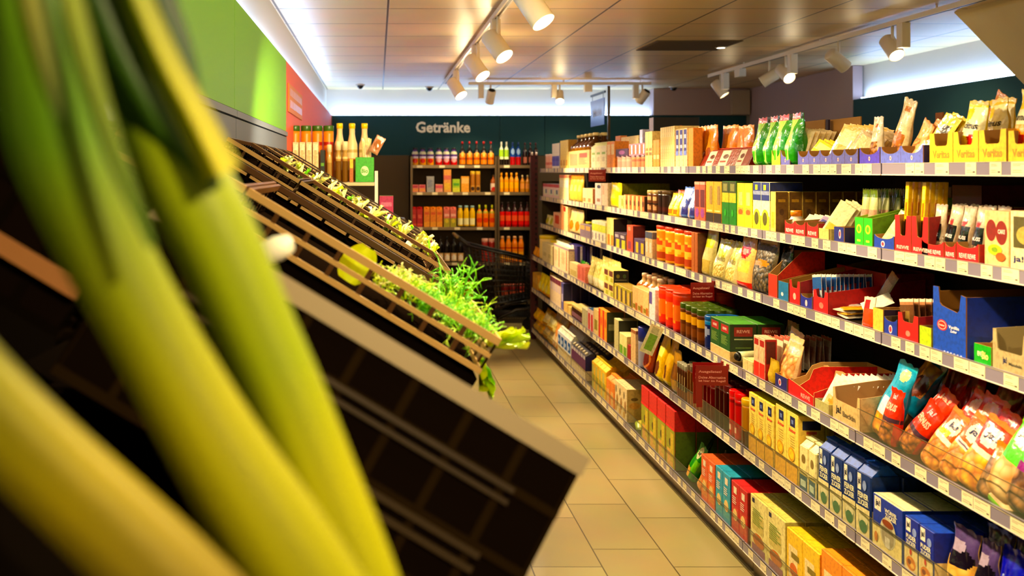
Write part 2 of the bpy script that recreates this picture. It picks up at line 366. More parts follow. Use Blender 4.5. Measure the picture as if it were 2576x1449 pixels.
panel(-.555, PANEL_X, -.5, 1.60, 1.93, 2.34, green); panel(-.555, PANEL_X, 1.604, 3.688, 1.93, 2.34, green); panel(-.555, PANEL_X, 3.692, 5.768, 1.93, 2.34, green)
panel(-.555, PANEL_X, 5.772, 11.498, 1.70, 2.34, red)
steel = M('#7c8698', 'plain')
panel(-.598, -.52, -.5, 3.686, 1.90, 1.925, steel); panel(-.598, -.52, 3.694, 5.76, 1.90, 1.925, steel)
panel(-.598, -.525, -.5, 3.686, 1.80, 1.895, M('#6c7688', 'plain')); panel(-.598, -.525, 3.694, 5.76, 1.80, 1.895, M('#6c7688', 'plain'))
panel(-.53, 1.408, PANEL_Y, 11.53, 1.88, 2.34, teal); panel(1.412, 1.928, PANEL_Y, 11.53, 1.88, 2.34, teal); panel(1.932, 4.26, PANEL_Y, 11.53, 1.88, 2.34, teal)
panel(-.53, .36, 11.42, 11.598, 0, 1.878, M('#5d4f3b', 'rough')); panel(.365, 4.26, PANEL_Y+.01, 11.598, 0, 1.878, brown)
panel(3.17, 4.26, 11.44, 11.598, 2.342, 2.648, mauve); panel(4.05, 4.25, 11.36, 11.438, 2.345, 2.62, M('#a89a88', 'rough'))
panel(4.27, 4.36, 8.95, 11.43, 0, 2.648, mauve)
panel(4.27, 4.30, 1.0, 8.94, 1.2, 2.34, teal)
mb = MB(); mb.prism([(3.45, 2.649), (4.36, 2.649), (4.36, 1.71)], lambda p, s_: (p[0], 5.96 if s_ else .8, p[1]), cream, cream, cream); struct('trim_18', mb)
# strip lights lying on top of the wall panels
def led(x0, x1, y0, y1, z, label):
    r = empty('light_strip', ((x0+x1)/2, (y0+y1)/2, z)); a, b = (x1-x0)/2, (y1-y0)/2
    m = MB(); m.box(-a, a, -b, b, 0, .006, M('#d8dce0', 'metal')); m.build('channel', r)
    m = MB(); q = .008; m.box(-max(a-q, .004), max(a-q, .004), -max(b-q, .004), max(b-q, .004), .0062, .012, emit(LED_BLUE, LED_STRENGTH*4, 'led_glow')); m.build('diffuser', r)
    return tag(r, label, 'light')
led(-.595, -.558, .2, 11.45, 2.342, 'cool white light strip along the top of the green and red wall panels')
led(-.53, 3.16, 11.54, 11.59, 2.342, 'cool white light strip behind the dark teal back wall panel')
led(4.31, 4.36, 1.5, 8.90, 2.342, 'cool white light strip on the right wall above dark teal panel')

# lettering on the back wall
gx = lambda x: (x-CX)*PANEL_Y/FPX
def zy(y, Y): return EYE-(y-CY)*Y/FPX
vs, fs = text_geo('Getränke', .028); n = len(vs)
X = lambda u: gx(1046)+(gx(1183)-gx(1046))*u; Z = lambda v: zy(334, PANEL_Y)+(zy(306, PANEL_Y)-zy(334, PANEL_Y))*v
mb = MB(); wm = M('#f4f0e4', 'plastic'); mb.add([(X(u), PANEL_Y-.006, Z(v)) for u, v in vs], fs, wm); mb.add([(X(u), PANEL_Y-.001, Z(v)) for u, v in vs], [tuple(reversed(f)) for f in fs], wm)
# edge walls of the letters
edge = {}
for f in fs:
    for i in range(len(f)):
        e = (f[i], f[(i+1) % len(f)]); edge[tuple(sorted(e))] = edge.get(tuple(sorted(e)), [])+[e]
for k, es in edge.items():
    if len(es) == 1:
        a, b = es[0]; mb.add([(X(vs[a][0]), PANEL_Y-.006, Z(vs[a][1])), (X(vs[b][0]), PANEL_Y-.006, Z(vs[b][1])), (X(vs[b][0]), PANEL_Y-.001, Z(vs[b][1])), (X(vs[a][0]), PANEL_Y-.001, Z(vs[a][1]))], [(3, 2, 1, 0)], wm)
tag(mb.build('wall_lettering'), 'white raised letters reading Getränke on the dark teal back wall', 'sign')

# plaque on the red wall panel
mb = MB(); gold = M('#d08848', 'plain'); mb.cbox(PANEL_X+.0005, PANEL_X+.008, 5.86, 6.9, 2.05, 2.22, .002, gold)
rr = random.Random(2)
for row in (2.17, 2.10):
    y = 6.84
    while y > 5.95:
        wl = rr.uniform(.05, .09); mb.box(PANEL_X+.0082, PANEL_X+.009, y-wl*.8, y, row-.02, row+.025, M('#c07a48', 'plastic')); y -= wl+.02
tag(mb.build('wall_plaque'), 'pale orange plaque on the reddish wall panel above the jars', 'sign')

# ceiling extras
mb = MB(); mb.box(2.03, 2.66, 7.24, 7.82, CEIL-.006, CEIL-.001, M('#6a5638', 'rough'))
for i in range(9): mb.box(2.05, 2.64, 7.27+i*.06, 7.285+i*.06, CEIL-.010, CEIL-.006, M('#5a4830', 'rough'))
tag(mb.build('ceiling_vent'), 'dark square air vent set in the tiled ceiling', 'vent')
for X_, Y_, lb in ((-.19, 10.95, 'small dark dome camera on the ceiling near the left wall'), (.585, 11.25, 'small dark dome camera on ceiling above the white Getränke lettering'), (3.33, 11.2, 'small dark dome camera on ceiling at the right of the back wall')):
    r = empty('dome_camera', (X_, Y_, CEIL)); m = MB(); m.lathe([(.05, -.012), (.055, -.001)], 20, M('#d8cfc0', 'plastic')); m.build('mount', r)
    m = MB(); m.lathe([(0, -.05), (.02, -.046), (.033, -.03), (.038, -.012)], 20, M('#141414', 'gloss')); m.build('dome', r); tag(r, lb, 'camera')
r = empty('ceiling_downlight', (2.62, 7.6, CEIL)); m = MB(); m.lathe([(.04, -.012), (.05, -.001)], 20, M('#e8e0d0', 'plastic')); m.build('ring', r)
m = MB(); m.lathe([(0, -.014), (.03, -.0125)], 16, emit((1, .9, .7), 12)); m.build('lens', r); tag(r, 'tiny glowing ceiling fitting beside the dark air vent', 'light')

# ------------------------------------------------------------------ track lights
white = M('#e6ddca', 'plastic'); blackm = M('#16130f', 'rough')
def track(p0, p1, label):
    mb = MB(); a = Vector(p0); b = Vector(p1); dx = .018
    if abs(a.x-b.x) < .01:
        mb.box(a.x-.018, a.x+.018, a.y, b.y, a.z, a.z+.03, white); mb.box(a.x-.007, a.x+.007, a.y+.01, b.y-.01, a.z-.0005, a.z, M('#5a4a30'))
        y = a.y+.3
        while y < b.y: mb.box(a.x-.004, a.x+.004, y-.004, y+.004, a.z+.03, CEIL, white); y += 1.5
    else:
        mb.box(a.x, b.x, a.y-.018, a.y+.018, a.z, a.z+.03, white); mb.box(a.x+.01, b.x-.01, a.y-.007, a.y+.007, a.z-.0005, a.z, M('#5a4a30'))
        x = a.x+.2
        while x < b.x: mb.box(x-.004, x+.004, a.y-.004, a.y+.004, a.z+.03, CEIL, white); x += .8
    return tag(mb.build('light_track'), label, 'light track')
TZ = 2.60
track((.70, .8, TZ), (.70, 10.3, TZ), 'white ceiling track running down the aisle over the vegetables')
track((.95, 10.42, TZ), (2.86, 10.42, TZ), 'short white ceiling track running across in front of the back wall')
track((3.2, 2.4, TZ), (3.2, 9.6, TZ), 'long white ceiling track over the next aisle on the right')
def spot(pos, aim, label, watts=0, size=1.0, driver=True, dshift=(0, .09), face=None, glow=30, dark=False, name='track_spotlight', cat='spotlight', group=None):
    p = Vector(pos); d = (Vector(aim)-p).normalized(); r = empty(name, (p.x, p.y, TZ))
    q = d.to_track_quat('-Z', 'Y'); rot = q.to_matrix()
    L = .15*size; rad = .048*size; c = p-Vector((p.x, p.y, TZ)) 
    if driver:
        m = MB(); m.cbox(-.022, .022, dshift[0]-.0, dshift[0]+.0, 0, 0, 0, white) if False else None
        m.cbox(-.028+dshift[0], .028+dshift[0], -.032+dshift[1], .032+dshift[1], -.15*size, 0, .004, white); m.build('driver_box', r)
    m = MB(); m.tube([(0, 0, 0), (0, 0, c.z*.45), tuple(c-d*(-.0))], .009, white, 8); m.build('stem', r)
    prof = [(rad*.80, L*.62), (rad, L*.55), (rad, -L*.42), (rad*.99, -L*.45), (rad*.90, -L*.45), (rad*.86, -L*.36)]
    m = MB(); m.lathe([(x, z) for x, z in prof], 28, face or white); h = m.build('lamp_head', r); h.location = c; h.rotation_euler = q.to_euler()
    if dark: m = MB(); m.lathe([(rad*.78, L*.622), (rad*.2, L*.60), (0, L*.60)], 24, blackm); m.build('rear_cap', h)
    m = MB(); m.lathe([(0, -L*.40), (rad*.86, -L*.37)], 28, emit((1, .86, .60), glow if watts or glow else .2)); l = m.build('lens', h)
    if watts:
        li = bpy.data.lights.new('spot', 'SPOT'); li.energy = watts; li.color = WARM; li.spot_size = R(78); li.spot_blend = .65; li.shadow_soft_size = .035
        lo = bpy.data.objects.new('bulb', li); C.objects.link(lo); lo.parent = r; lo.location = c+d*(L*.5); lo.rotation_euler = q.to_euler()
        gl = bpy.data.lights.new('glow', 'POINT'); gl.energy = watts*.03; gl.color = WARM; gl.shadow_soft_size = .05  # point light added in front of each lit lens to warm the ceiling
        go = bpy.data.objects.new('lens_glow', gl); C.objects.link(go); go.parent = r; go.location = c+d*(L*.45+.07)
    return tag(r, label, cat, group)
names = ['out of frame at the very front', 'just outside the top edge', 'nearest in view, at the top edge of the picture', 'second in view along the aisle track', 'third in view along the aisle track', 'farthest on the aisle track, before the cross track']
for i, (p, a, k) in enumerate(AISLE_LAMPS):
    spot(p, a, 'white glowing aisle spotlight, '+names[i], LAMP_W*k, 1.15, True, (.0, .12), glow=26)
names = ['behind the camera, aimed at the crates', 'out of frame over the leeks', 'out of frame over the green bunches', 'aimed at the far crates from the aisle track', 'last on the aisle track, aimed back at the jars']
for i, (p, a, k) in enumerate(ADDED_PRODUCE_LAMPS):
    spot(p, a, 'white spotlight, '+names[i], LAMP_W*k, .9, False, glow=10)
# cross track units
BT = 10.42; bx = lambda x: (x-CX)*BT/FPX
spot((bx(1234), BT, 2.47), (bx(1200), 11.3, 1.3), 'white spotlight with dark rear, left on the cross track, aimed at drinks', 60, .95, True, (-.10, 0), glow=20, dark=True)
spot((bx(1408), BT, 2.47), (1.75, 9.2, 1.1), 'white lit spotlight tilted right in the middle of the cross track', 110, .9, True, (-.06, 0), glow=20)
r = empty('track_adapter', (bx(1479), BT, TZ)); m = MB(); m.cbox(-.04, .04, -.03, .03, -.075, 0, .003, white); m.build('box', r); tag(r, 'small white track adapter without lamp on the cross track', 'adapter')
spot((bx(1616), BT, 2.47), (bx(1450), 11.3, 1.3), 'white spotlight with dark rear, right on the cross track, aimed at drinks', 60, .95, True, (-.07, 0), glow=20, dark=True)
# right track units
def rt(x): return FPX*3.2/(x-CX)
RS = [(1812, 2.46, (3.9, rt(1812)-.4, 1.3), 40, 18, 'white lit spotlight tilted down, farthest on the right track', True),
      (1935, 2.46, (2.4, rt(1935)+.3, 1.9), 0, 3, 'white spotlight turned left, beside the bright one on right track', False),
      (1976, 2.46, (3.4, rt(1976)-1.2, 1.6), 45, 24, 'white glowing spotlight facing the camera in the middle of right track', True),
      (2110, 2.46, (4.2, rt(2110)+.2, 1.7), 35, 8, 'white spotlight tilted right with bright slit, on right track', False),
      (2245, 2.46, (3.3, rt(2245)-1.1, 1.3), 45, 30, 'large glowing white spotlight facing the camera, nearest on right track', True)]
for x, z, a, w_, g_, lb, dr in RS: spot((3.2, rt(x), z), a, lb, w_, 1.0, dr, (.0, -.13), glow=g_)
r = empty('track_adapter', (3.2, rt(1862), TZ)); m = MB(); m.cbox(-.03, .03, -.06, .06, -.07, 0, .003, white); m.build('box', r); tag(r, 'small white track adapter without lamp on the right track', 'adapter')

for i, (y, k) in enumerate(((2.6, 1.0), (3.5, 1.0), (4.4, 1.0))): spot((3.2, y, 2.46), (3.1, y-.3, 0), 'added unseen bounce spotlight on the right track, '+['nearest', 'middle', 'farthest'][i], 120, 1.0, True, (0, -.13), glow=20)  # unseen lamps added so that floor bounce brightens the ceiling
for i, (y, w_) in enumerate(((0.2, 120), (-.9, 120), (-2.0, 120))): spot((.9, y, 2.46), (1.2, y-.2, 0), 'added unseen bounce spotlight behind the camera, '+['nearest', 'middle', 'farthest'][i], w_, 1.0, True, (0, -.13), glow=20)  # more unseen lamps, added for bounce light in the room

# ------------------------------------------------------------------ the long shelving run
XU, XL = 1.634, 1.55
LOW = [1.686, 1.410, 1.137, .817, .491, .087]; RAIL = .039
DECK = [z+RAIL-.004 for z in LOW]; XF = [XU+.012]*3+[XL+.012]*3
XBACK = 2.10
shelf_m = M('#3a3028', 'metal'); rail_m = M('#8f8796', 'plastic'); lip_m = M('#e9dfd2', 'plastic'); back_m = M('#241b12', 'rough'); tag_m = M('#ece0bc', 'plain'); ink = M('#5b4e48', 'plain')
acr = clear_mat('acrylic_guard')
def tag_mesh(wt, seed):
    k = (round(wt, 3), seed)
    if k in tag_mesh.c: return tag_mesh.c[k]
    m = MB(); m.box(-.0009, -.0002, -wt/2, wt/2, -.001, .034, tag_m); rr = random.Random(seed)
    for i, z in enumerate((.026, .022, .010, .005)):
        m.add([(-.00105, wt/2-.006, z), (-.00105, wt/2-.006-rr.uniform(.3, .8)*wt, z), (-.00105, wt/2-.006-rr.uniform(.3, .8)*wt, z+.0012), (-.00105, wt/2-.006, z+.0012)], [(0, 1, 2, 3)], ink)
    m.add([(-.00105, -wt/2+.005, .004), (-.00105, -wt/2+.015, .004), (-.00105, -wt/2+.015, .008), (-.00105, -wt/2+.005, .008)], [(3, 2, 1, 0)], ink)
    o = m.build('price_tag'); tag_mesh.c[k] = o.data; bpy.data.objects.remove(o); return tag_mesh.c[k]
tag_mesh.c = {}
bays = [(k+.23, min(k+1.23, 10.03)) for k in range(1, 10)]
ordw = ['first', 'second', 'third', 'fourth', 'fifth', 'sixth', 'seventh', 'eighth', 'ninth', 'tenth', 'eleventh', 'twelfth', 'thirteenth', 'fourteenth', 'fifteenth', 'sixteenth', 'seventeenth', 'eighteenth', 'nineteenth', 'twentieth']
rb = random.Random(11)
shelf_cache = {}
for bi, (y0, y1) in enumerate(bays):
    L = y1-y0; root = empty('shelving_unit', (XL, y0, 0))
    tag(root, 'dark metal grocery shelving unit, %s bay of the long right-hand row' % (['nearest', 'second nearest', 'third nearest', 'fourth nearest', 'middle', 'fourth farthest', 'third farthest', 'second farthest', 'farthest'][bi]), 'shelving', 'bays of the long right-hand shelving')
    m = MB(); m.box(XBACK-XL, XBACK-XL+.02, .002, L-.002, .03, 1.73, back_m); m.build('back_panel', root)
    m = MB(); m.box(.045, XBACK-XL, .002, L-.002, 0, .083, M('#8a7858', 'metal')); m.box(.043, .045, .004, L-.004, .055, .06, M('#3a2f20')); m.build('plinth', root)
    for si in range(6):
        xf = (XU if si < 3 else XL)-XL; z = LOW[si]
        m = MB(); m.box(xf+.014, XBACK-XL-.002, .006, L-.006, z+.012, z+RAIL-.004, shelf_m); m.box(xf+.016, xf+.03, .006, L-.006, z, z+.02, shelf_m)
        sh = m.build('shelf', root)
        m = MB(); m.box(xf, xf+.013, .004, L-.004, z+.003, z+RAIL, rail_m); m.box(xf-.002, xf+.013, .004, L-.004, z, z+.003, lip_m); m.box(xf-.001, xf+.004, .004, L-.004, z+RAIL-.002, z+RAIL, M('#b7ab98', 'plastic')); m.build('price_rail', sh)
        if (si == 5) or (si == 4 and bi < 4) or (si == 3 and bi < 2):
            m = MB(); m.box(xf+.004, xf+.0065, .006, L-.006, z+RAIL, z+RAIL+.075, acr); m.box(xf+.0035, xf+.0068, .006, L-.006, z+RAIL+.0745, z+RAIL+.076, M('#4c4830', 'plastic')); m.build('front_guard', sh)
        y = .02+rb.uniform(0, .05); 
        while y < L-.08:
            wt = rb.choice([.05, .055, .06, .07])
            if y+wt > L-.01: break
            t = bpy.data.objects.new('price_tag', tag_mesh(wt, rb.randint(0, 4))); C.objects.link(t); t.parent = sh; t.location = (xf, y+wt/2, z+.005)
            y += wt+rb.choice([.003, .004, .03, .04, .06, .08])
# perforated end upright
r = empty('perforated_upright', (1.585, 10.06, 0)); m = MB(); hm = M('#4a1f22', 'rough')
m.box(-.035, .035, 0, .05, 0, 1.86, hm)
for i in range(33):
    for sx in (-1,): m.box(.006, .024, -.0012, 0, .06+i*.055, .085+i*.055, M('#0c0606', 'rough'))
m.build('post', r); m = MB()
for dx in (-.022, .022): m.lathe([(.010, 1.86), (.010, 1.885), (.006, 1.89), (0, 1.89)], 10, M('#f0e4d8', 'plastic'), ox=dx, oy=.025)
m.build('end_pins', r)
tag(r, 'dark red perforated upright post at the far end of the long shelving', 'post')
mb = MB(); mb.cbox(1.66, 2.10, 10.04, 10.06, 0, 1.60, .001, M('#3a3010', 'rough')); tag(mb.build('end_panel'), 'dark olive end panel behind the far end of the long shelving', 'panel')

# ------------------------------------------------------------------ goods on the long shelving
SH = ['top shelf', 'second shelf', 'third shelf', 'fourth shelf', 'fifth shelf', 'bottom shelf']
def Yat(x, X): return FPX*X/(x-CX)
seen_labels = {}
def run(s, x0, x1, n, ytop, gen, desc, cat, name, d=.08, rows=1, gap=.002, inset=0, stack=1, lean=0, twist=0, zoff=0, h=None, jit=.0, depthgap=.003, tilt=0, **kw):
    X = XF[s]+inset; y1 = Yat(x0, X); y0 = Yat(x1, X); W = (y1-y0)/n; wi = W-gap
    ym = Yat((x0+x1)/2, X); deck = DECK[s]+zoff
    if h is None: h = (EYE-(ytop-CY)*ym/FPX-deck)/stack
    if h < .01: print('LOW', desc, h); h = .03
    if s == 0 and False: print(desc, round(h, 3))
    proto = gen(wi, d, h, **kw); proto.name = name; first = True; out = []
    tot = n*rows*stack; rj = random.Random(hash(desc) % 1000 if False else len(desc))
    for r_ in range(rows):
        for k in range(stack):
            for i in range(n):
                o = proto if first else copy_tree(proto); first = False
                o.location = (X+r_*(d+depthgap)+rj.uniform(0, jit), y0+W*(i+.5), deck+k*h)
                o.rotation_euler = Euler((R(lean), R(tilt), R(-90+rj.uniform(-twist, twist))), 'XYZ')
                lb = desc+', '+SH[s]
                if rows > 1: lb += ', '+('front row' if r_ == 0 else ordw[r_]+' row back')
                if stack > 1: lb += ', '+('lower layer' if k == 0 else ('upper layer' if stack == 2 else ordw[k]+' layer'))
                if n > 1: lb += ', '+('nearest' if i == 0 else ('farthest' if i == n-1 else ordw[i]+' nearest'))
                nw = len(lb.split())
                if nw > 16: print('LONG', nw, lb)
                if lb in seen_labels: print('DUP', lb)
                seen_labels[lb] = 1
                tag(o, lb, cat, (desc+', '+SH[s]) if tot > 1 else None); out.append(o)
    return out
B, K, P, J, T = g_box, g_brick, g_pouch, g_jar, g_tray
# ---- top shelf, from the far end towards the camera
run(0, 1368, 1387, 2, 388, J, 'pale pink stacked cups', 'cup', 'paper_cup', single=True, col='#e8b8a0', lid='#f0d0c0', art=[('b', .3, .5, '#d08070')])
run(0, 1389, 1407, 2, 361, B, 'white and blue carton', 'carton', 'carton', col='#f2ecdc', art=[('r', .0, .1, 1, .5, '#6468c0'), ('b', .3, .42, '#4a48b0')], side='#7076b8')
run(0, 1409, 1429, 3, 353, B, 'tall pale yellow slim box', 'box', 'slim_box', d=.12, col='#ecd480', art=[('r', .2, .1, .8, .3, '#d09830')], side='#c89838')
# wrapped bottles
run(0, 1432, 1481, 5, 337, g_bottle, 'brown glass bottle with pale cap in cream wrap', 'bottle', 'glass_bottle', rows=2, inset=.01, col='#4a2a0c', cap='#e8d8a0', d=.06, art=[('b', .5, .6, '#8a6020')], capf=.07)
run(0, 1430, 1483, 1, 379, lambda w, d, h: g_tray(w, d, h, h, '#d8b880', 'n', [('r', .08, .15, .45, .85, '#b08868'), ('p', .5, .2, .9, .8, '#7a6250'), ('r', .55, .6, .9, .85, '#a04838')]), 'cream cardboard wrap around the brown bottles', 'carton', 'bottle_carrier', d=.135, inset=-.002)
run(0, 1487, 1525, 3, 357, K, 'white flour bag with green print', 'bag', 'flour_bag', d=.10, col='#f3ecc8', art=[('r', .15, .62, .85, .72, '#98b858'), ('p', .2, .3, .8, .5, '#b8a070')], top='#e6e8b0', fin='paper')
run(0, 1527, 1546, 2, 356, B, 'orange and cream slim carton', 'carton', 'slim_carton', d=.11, col='#e89848', art=[('r', .1, .5, .9, .9, '#f2d8a0')])
run(0, 1548, 1582, 3, 391, J, 'clear jar of pink sugar beside small dark box', 'jar', 'sugar_jar', single=True, rows=1, col='#c8988c', lid='#a89098', art=[('b', .6, .8, '#d8a898')], fin='gloss')
run(0, 1584, 1620, 3, 391, J, 'clear jar of peach sugar', 'jar', 'sugar_jar', single=True, col='#d89878', lid='#a08890', art=[('b', .6, .8, '#b07868')], fin='gloss')
run(0, 1549, 1580, 1, 372, B, 'small dark purple box', 'box', 'small_box', zoff=.041*1.9, h=.05, d=.09, col='#38183c', art=[('o', .5, .5, .25, .3, '#7a4a78')])
run(0, 1582, 1622, 4, 360, B, 'small orange and lilac box lying on the jars', 'box', 'small_box', zoff=.078, h=.075, d=.09, col='#b07890', art=[('r', .1, .1, .6, .9, '#d86838'), ('r', .6, .1, .95, .9, '#d8c8e8')])
run(0, 1548, 1560, 1, 342, B, 'small orange peel carton', 'carton', 'small_carton', inset=.10, d=.05, col='#e09860')
run(0, 1562, 1606, 4, 343, B, 'cream carton at the back', 'carton', 'carton', inset=.10, d=.06, col='#f0dca0', art=[('r', .1, .4, .9, .7, '#e8c070')])
run(0, 1609, 1616, 1, 326, B, 'pale lilac tall carton', 'carton', 'carton', inset=.08, d=.05, col='#c8ccf0')
run(0, 1623, 1641, 2, 331, B, 'cream carton with brown dots', 'carton', 'carton', d=.12, col='#f0dc98', art=[('o', .3, .5, .18, .05, '#9a7430'), ('o', .7, .5, .18, .05, '#9a7430'), ('o', .3, .38, .18, .05, '#9a7430'), ('o', .7, .38, .18, .05, '#9a7430')])
run(0, 1643, 1659, 2, 352, B, 'golden yellow short carton', 'carton', 'carton', d=.12, col='#e8a818', art=[('r', .1, .3, .9, .45, '#fff0b0')])
run(0, 1640, 1660, 2, 332, B, 'olive carton behind the golden ones', 'carton', 'carton', inset=.13, d=.08, col='#a89858')
run(0, 1661, 1697, 7, 319, B, 'cream slim vanilla packet box', 'box', 'slim_box', d=.14, gap=.003, col='#f2dca0', art=[('r', .2, .55, .8, .75, '#e8c878'), ('p', .2, .2, .8, .45, '#caa060')])
run(0, 1699, 1729, 3, 324, B, 'cream and blue slim box', 'box', 'slim_box', d=.14, gap=.004, col='#ecc8a0', art=[('r', .1, .42, .9, .98, '#3a3c88'), ('r', .3, .5, .7, .58, '#f0f0f8'), ('r', .3, .75, .7, .85, '#f0f0f8'), ('r', .1, .3, .9, .42, '#7888d0')])
run(0, 1731, 1744, 1, 322, B, 'plain orange carton', 'carton', 'carton', d=.05, col='#e09018')
run(0, 1746, 1793, 2, 316, P, 'orange stand-up pouch', 'pouch', 'stand_up_pouch', d=.05, inset=.055, col='#d88a20', art=[('o', .5, .35, .25, .12, '#8a4818'), ('r', .0, .93, 1, 1, '#f0b050')], crest=.95)
run(0, 1806, 1842, 1, 315, P, 'orange stand-up pouch behind red bags', 'pouch', 'stand_up_pouch', d=.06, inset=.11, col='#d88a20', art=[('o', .5, .35, .25, .12, '#8a4818'), ('r', .0, .93, 1, 1, '#f0b050')], crest=.95)
run(0, 1844, 1881, 1, 315, P, 'orange stand-up pouch beside green pouches', 'pouch', 'stand_up_pouch', d=.06, inset=.11, col='#d88a20', art=[('o', .5, .35, .25, .12, '#8a4818'), ('r', .0, .93, 1, 1, '#f0b050')], crest=.95)
run(0, 1742, 1884, 4, 362, K, 'dark red and white coffee bag tipped back', 'bag', 'coffee_bag', d=.07, inset=.03, lean=-24, zoff=.004, gap=.006, col='#8a2818', art=[('r', .0, .0, .5, .9, '#f0dcc8'), ('o', .3, .55, .16, .14, '#5a1c14'), ('r', .05, .2, .4, .3, '#a03828')], top='#c04838', fin='film', twist=6)
run(0, 1887, 1996, 4, 290, P, 'tall green pouch with pink top', 'pouch', 'tall_pouch', d=.085, inset=.0, gap=.004, col='#2c8a10', twist=8, art=[('r', .02, .0, .62, .88, '#b8ec80'), ('r', .1, .12, .5, .3, '#58c030'), ('r', 0, .9, .75, 1, '#e08088'), ('r', .75, .9, 1, 1, '#103808')], crest=.9)
# scalloped trays
cardc = '#9a7438'
BL = '#6c6cb8'
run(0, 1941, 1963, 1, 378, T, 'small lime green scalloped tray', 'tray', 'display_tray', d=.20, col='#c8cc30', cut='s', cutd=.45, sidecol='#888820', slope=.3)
def blue_tray(w, d, h, **k): return g_tray(w, d, h, h*k.pop('rise', 1), k.pop('col', BL), 's', [('o', .5, .6, .09*.05/w*1.2, .22, '#f4dcd8'), ('o', .5, .6, .05*.05/w*1.2, .12, '#d06070')], cutd=.42, slope=.6, sidecol='#23246a')  # dark side tone: shade of the near face put into the blue
run(0, 1964, 1987, 1, 379, blue_tray, 'pale blue scalloped tray with dark blue side', 'tray', 'display_tray', d=.20)
run(0, 2007, 2158, 5, 377, blue_tray, 'blue scalloped tray of pudding sachets', 'tray', 'display_tray', d=.22, gap=.0015)
run(0, 2162, 2213, 1, 371, lambda w, d, h: blue_tray(w, d, h, col='#5c4cc8'), 'violet blue scalloped tray under the tall snack bag', 'tray', 'display_tray', d=.22)
run(0, 2215, 2322, 2, 367, lambda w, d, h: blue_tray(w, d, h, col='#6f78cc'), 'wide pale blue scalloped tray of nut bags', 'tray', 'display_tray', d=.24, gap=.0015)
run(0, 2010, 2075, 1, 304, B, 'brown cardboard display back with slot', 'cardboard', 'cardboard_backing', inset=.20, d=.006, col='#8f6830', fin='card')
run(0, 2085, 2165, 1, 297, B, 'brown cardboard display back behind leaning sachets', 'cardboard', 'cardboard_backing', inset=.21, d=.006, col='#8f6830', fin='card')
run(0, 2076, 2083, 1, 301, B, 'dark purple cardboard divider upright', 'cardboard', 'cardboard_divider', inset=.19, d=.01, col='#2c1c34', fin='card')
def placed(o, name, label, cat, loc, rot=(0, 0, -90), group=None):
    o.name = name; o.location = loc; o.rotation_euler = Euler([R(a) for a in rot], 'XYZ')
    if len(label.split()) > 16: print('LONG', label)
    if label in seen_labels: print('DUP', label)
    seen_labels[label] = 1
    return tag(o, label, cat, group)
def fan(s, x, n, w, h, desc, name='sachet', cat='sachet', inset=.03, step=.012, lean=-30, zoff=.005, col='#f0e0c0', art=(), t=.006, side=0, yaw=None):
    yaw = (22 if side > 10 else 0) if yaw is None else yaw
    proto = g_sachet(w, h, t, col, art); X0 = XF[s]+inset; y = Yat(x, X0)
    for i in range(n):
        o = proto if i == 0 else copy_tree(proto)
        placed(o, name, '%s, %s%s' % (desc, SH[s], (', frontmost' if i == 0 else ', '+ordw[i]+' from the front') if n > 1 else ''), cat, (X0+step*i, y+random.Random(i).uniform(-.003, .003), DECK[s]+zoff), (lean+random.Random(i+5).uniform(-4, 4), side*.55, -90+yaw), desc if n > 1 else None)
SA = [('r', .1, .55, .9, .85, '#f8e8b0'), ('o', .5, .35, .3, .16, '#e8b030'), ('p', .15, .12, .85, .22, '#b07020')]
SY = [('r', .1, .6, .9, .85, '#f8f0a0'), ('o', .5, .35, .3, .18, '#c8a018')]
fan(0, 1999, 5, .085, .145, 'cream sachet leaning over in the blue trays', inset=.02, step=.02, lean=-14, side=22, col='#f4e2b8', art=SA)
fan(0, 2040, 4, .08, .10, 'bright yellow sachet lying askew', inset=.03, step=.02, lean=-25, side=48, col='#e8d020', art=SY)
fan(0, 2098, 6, .085, .15, 'pale golden sachet leaning right', inset=.03, step=.022, lean=-18, side=36, col='#ecc878', art=SA)
fan(0, 2142, 5, .085, .12, 'beige sachet low in the tray', inset=.03, step=.022, lean=-18, side=50, col='#d8c098', art=SA)
nutm = M('#d89838', 'food', '#8a5018', 90); nutp = M('#e8b070', 'food', '#b06a28', 110)
placed(g_pouch(.062, .035, .158, '#f8ecd0', [('r', .1, .15, .9, .45, nutm), ('r', .2, .55, .8, .7, '#f0d8b0'), ('o', .5, .8, .2, .04, '#d87840')], seed=4, crest=.9), 'snack_bag', 'tall cream snack bag standing upright in the violet blue tray', 'bag', (XF[0]+.03, Yat(2192, XF[0]+.03), DECK[0]+.006), (-3, 0, -92))
placed(g_pouch(.075, .04, .21, '#f6e6b8', [('r', .08, .1, .92, .48, nutm), ('o', .5, .38, .4, .12, '#c07828'), ('r', .2, .6, .8, .75, '#f8f0d0'), ('o', .5, .85, .22, .05, '#d88838'), ('r', .1, .95, .9, .98, '#c84838')], seed=5, crest=.92), 'snack_bag', 'tallest cream nut bag leaning right on the top shelf', 'bag', (XF[0]+.05, Yat(2242, XF[0]+.05), DECK[0]+.012), (-4, 17, -90))
placed(g_pouch(.06, .035, .14, '#e8a868', [('r', .1, .1, .9, .6, nutp)], seed=6, crest=.9), 'nut_bag', 'orange tinted nut bag leaning right beside the tallest snack bag', 'bag', (XF[0]+.04, Yat(2288, XF[0]+.04), DECK[0]+.01), (-4, 30, -90))
fan(0, 2310, 9, .075, .145, 'peach sachet in the slanting row', inset=.03, step=.018, lean=-22, side=48, col='#e8a878', art=[('r', .1, .5, .9, .9, '#f0bc90'), ('r', .0, .96, 1, 1, '#f8d8c0')])
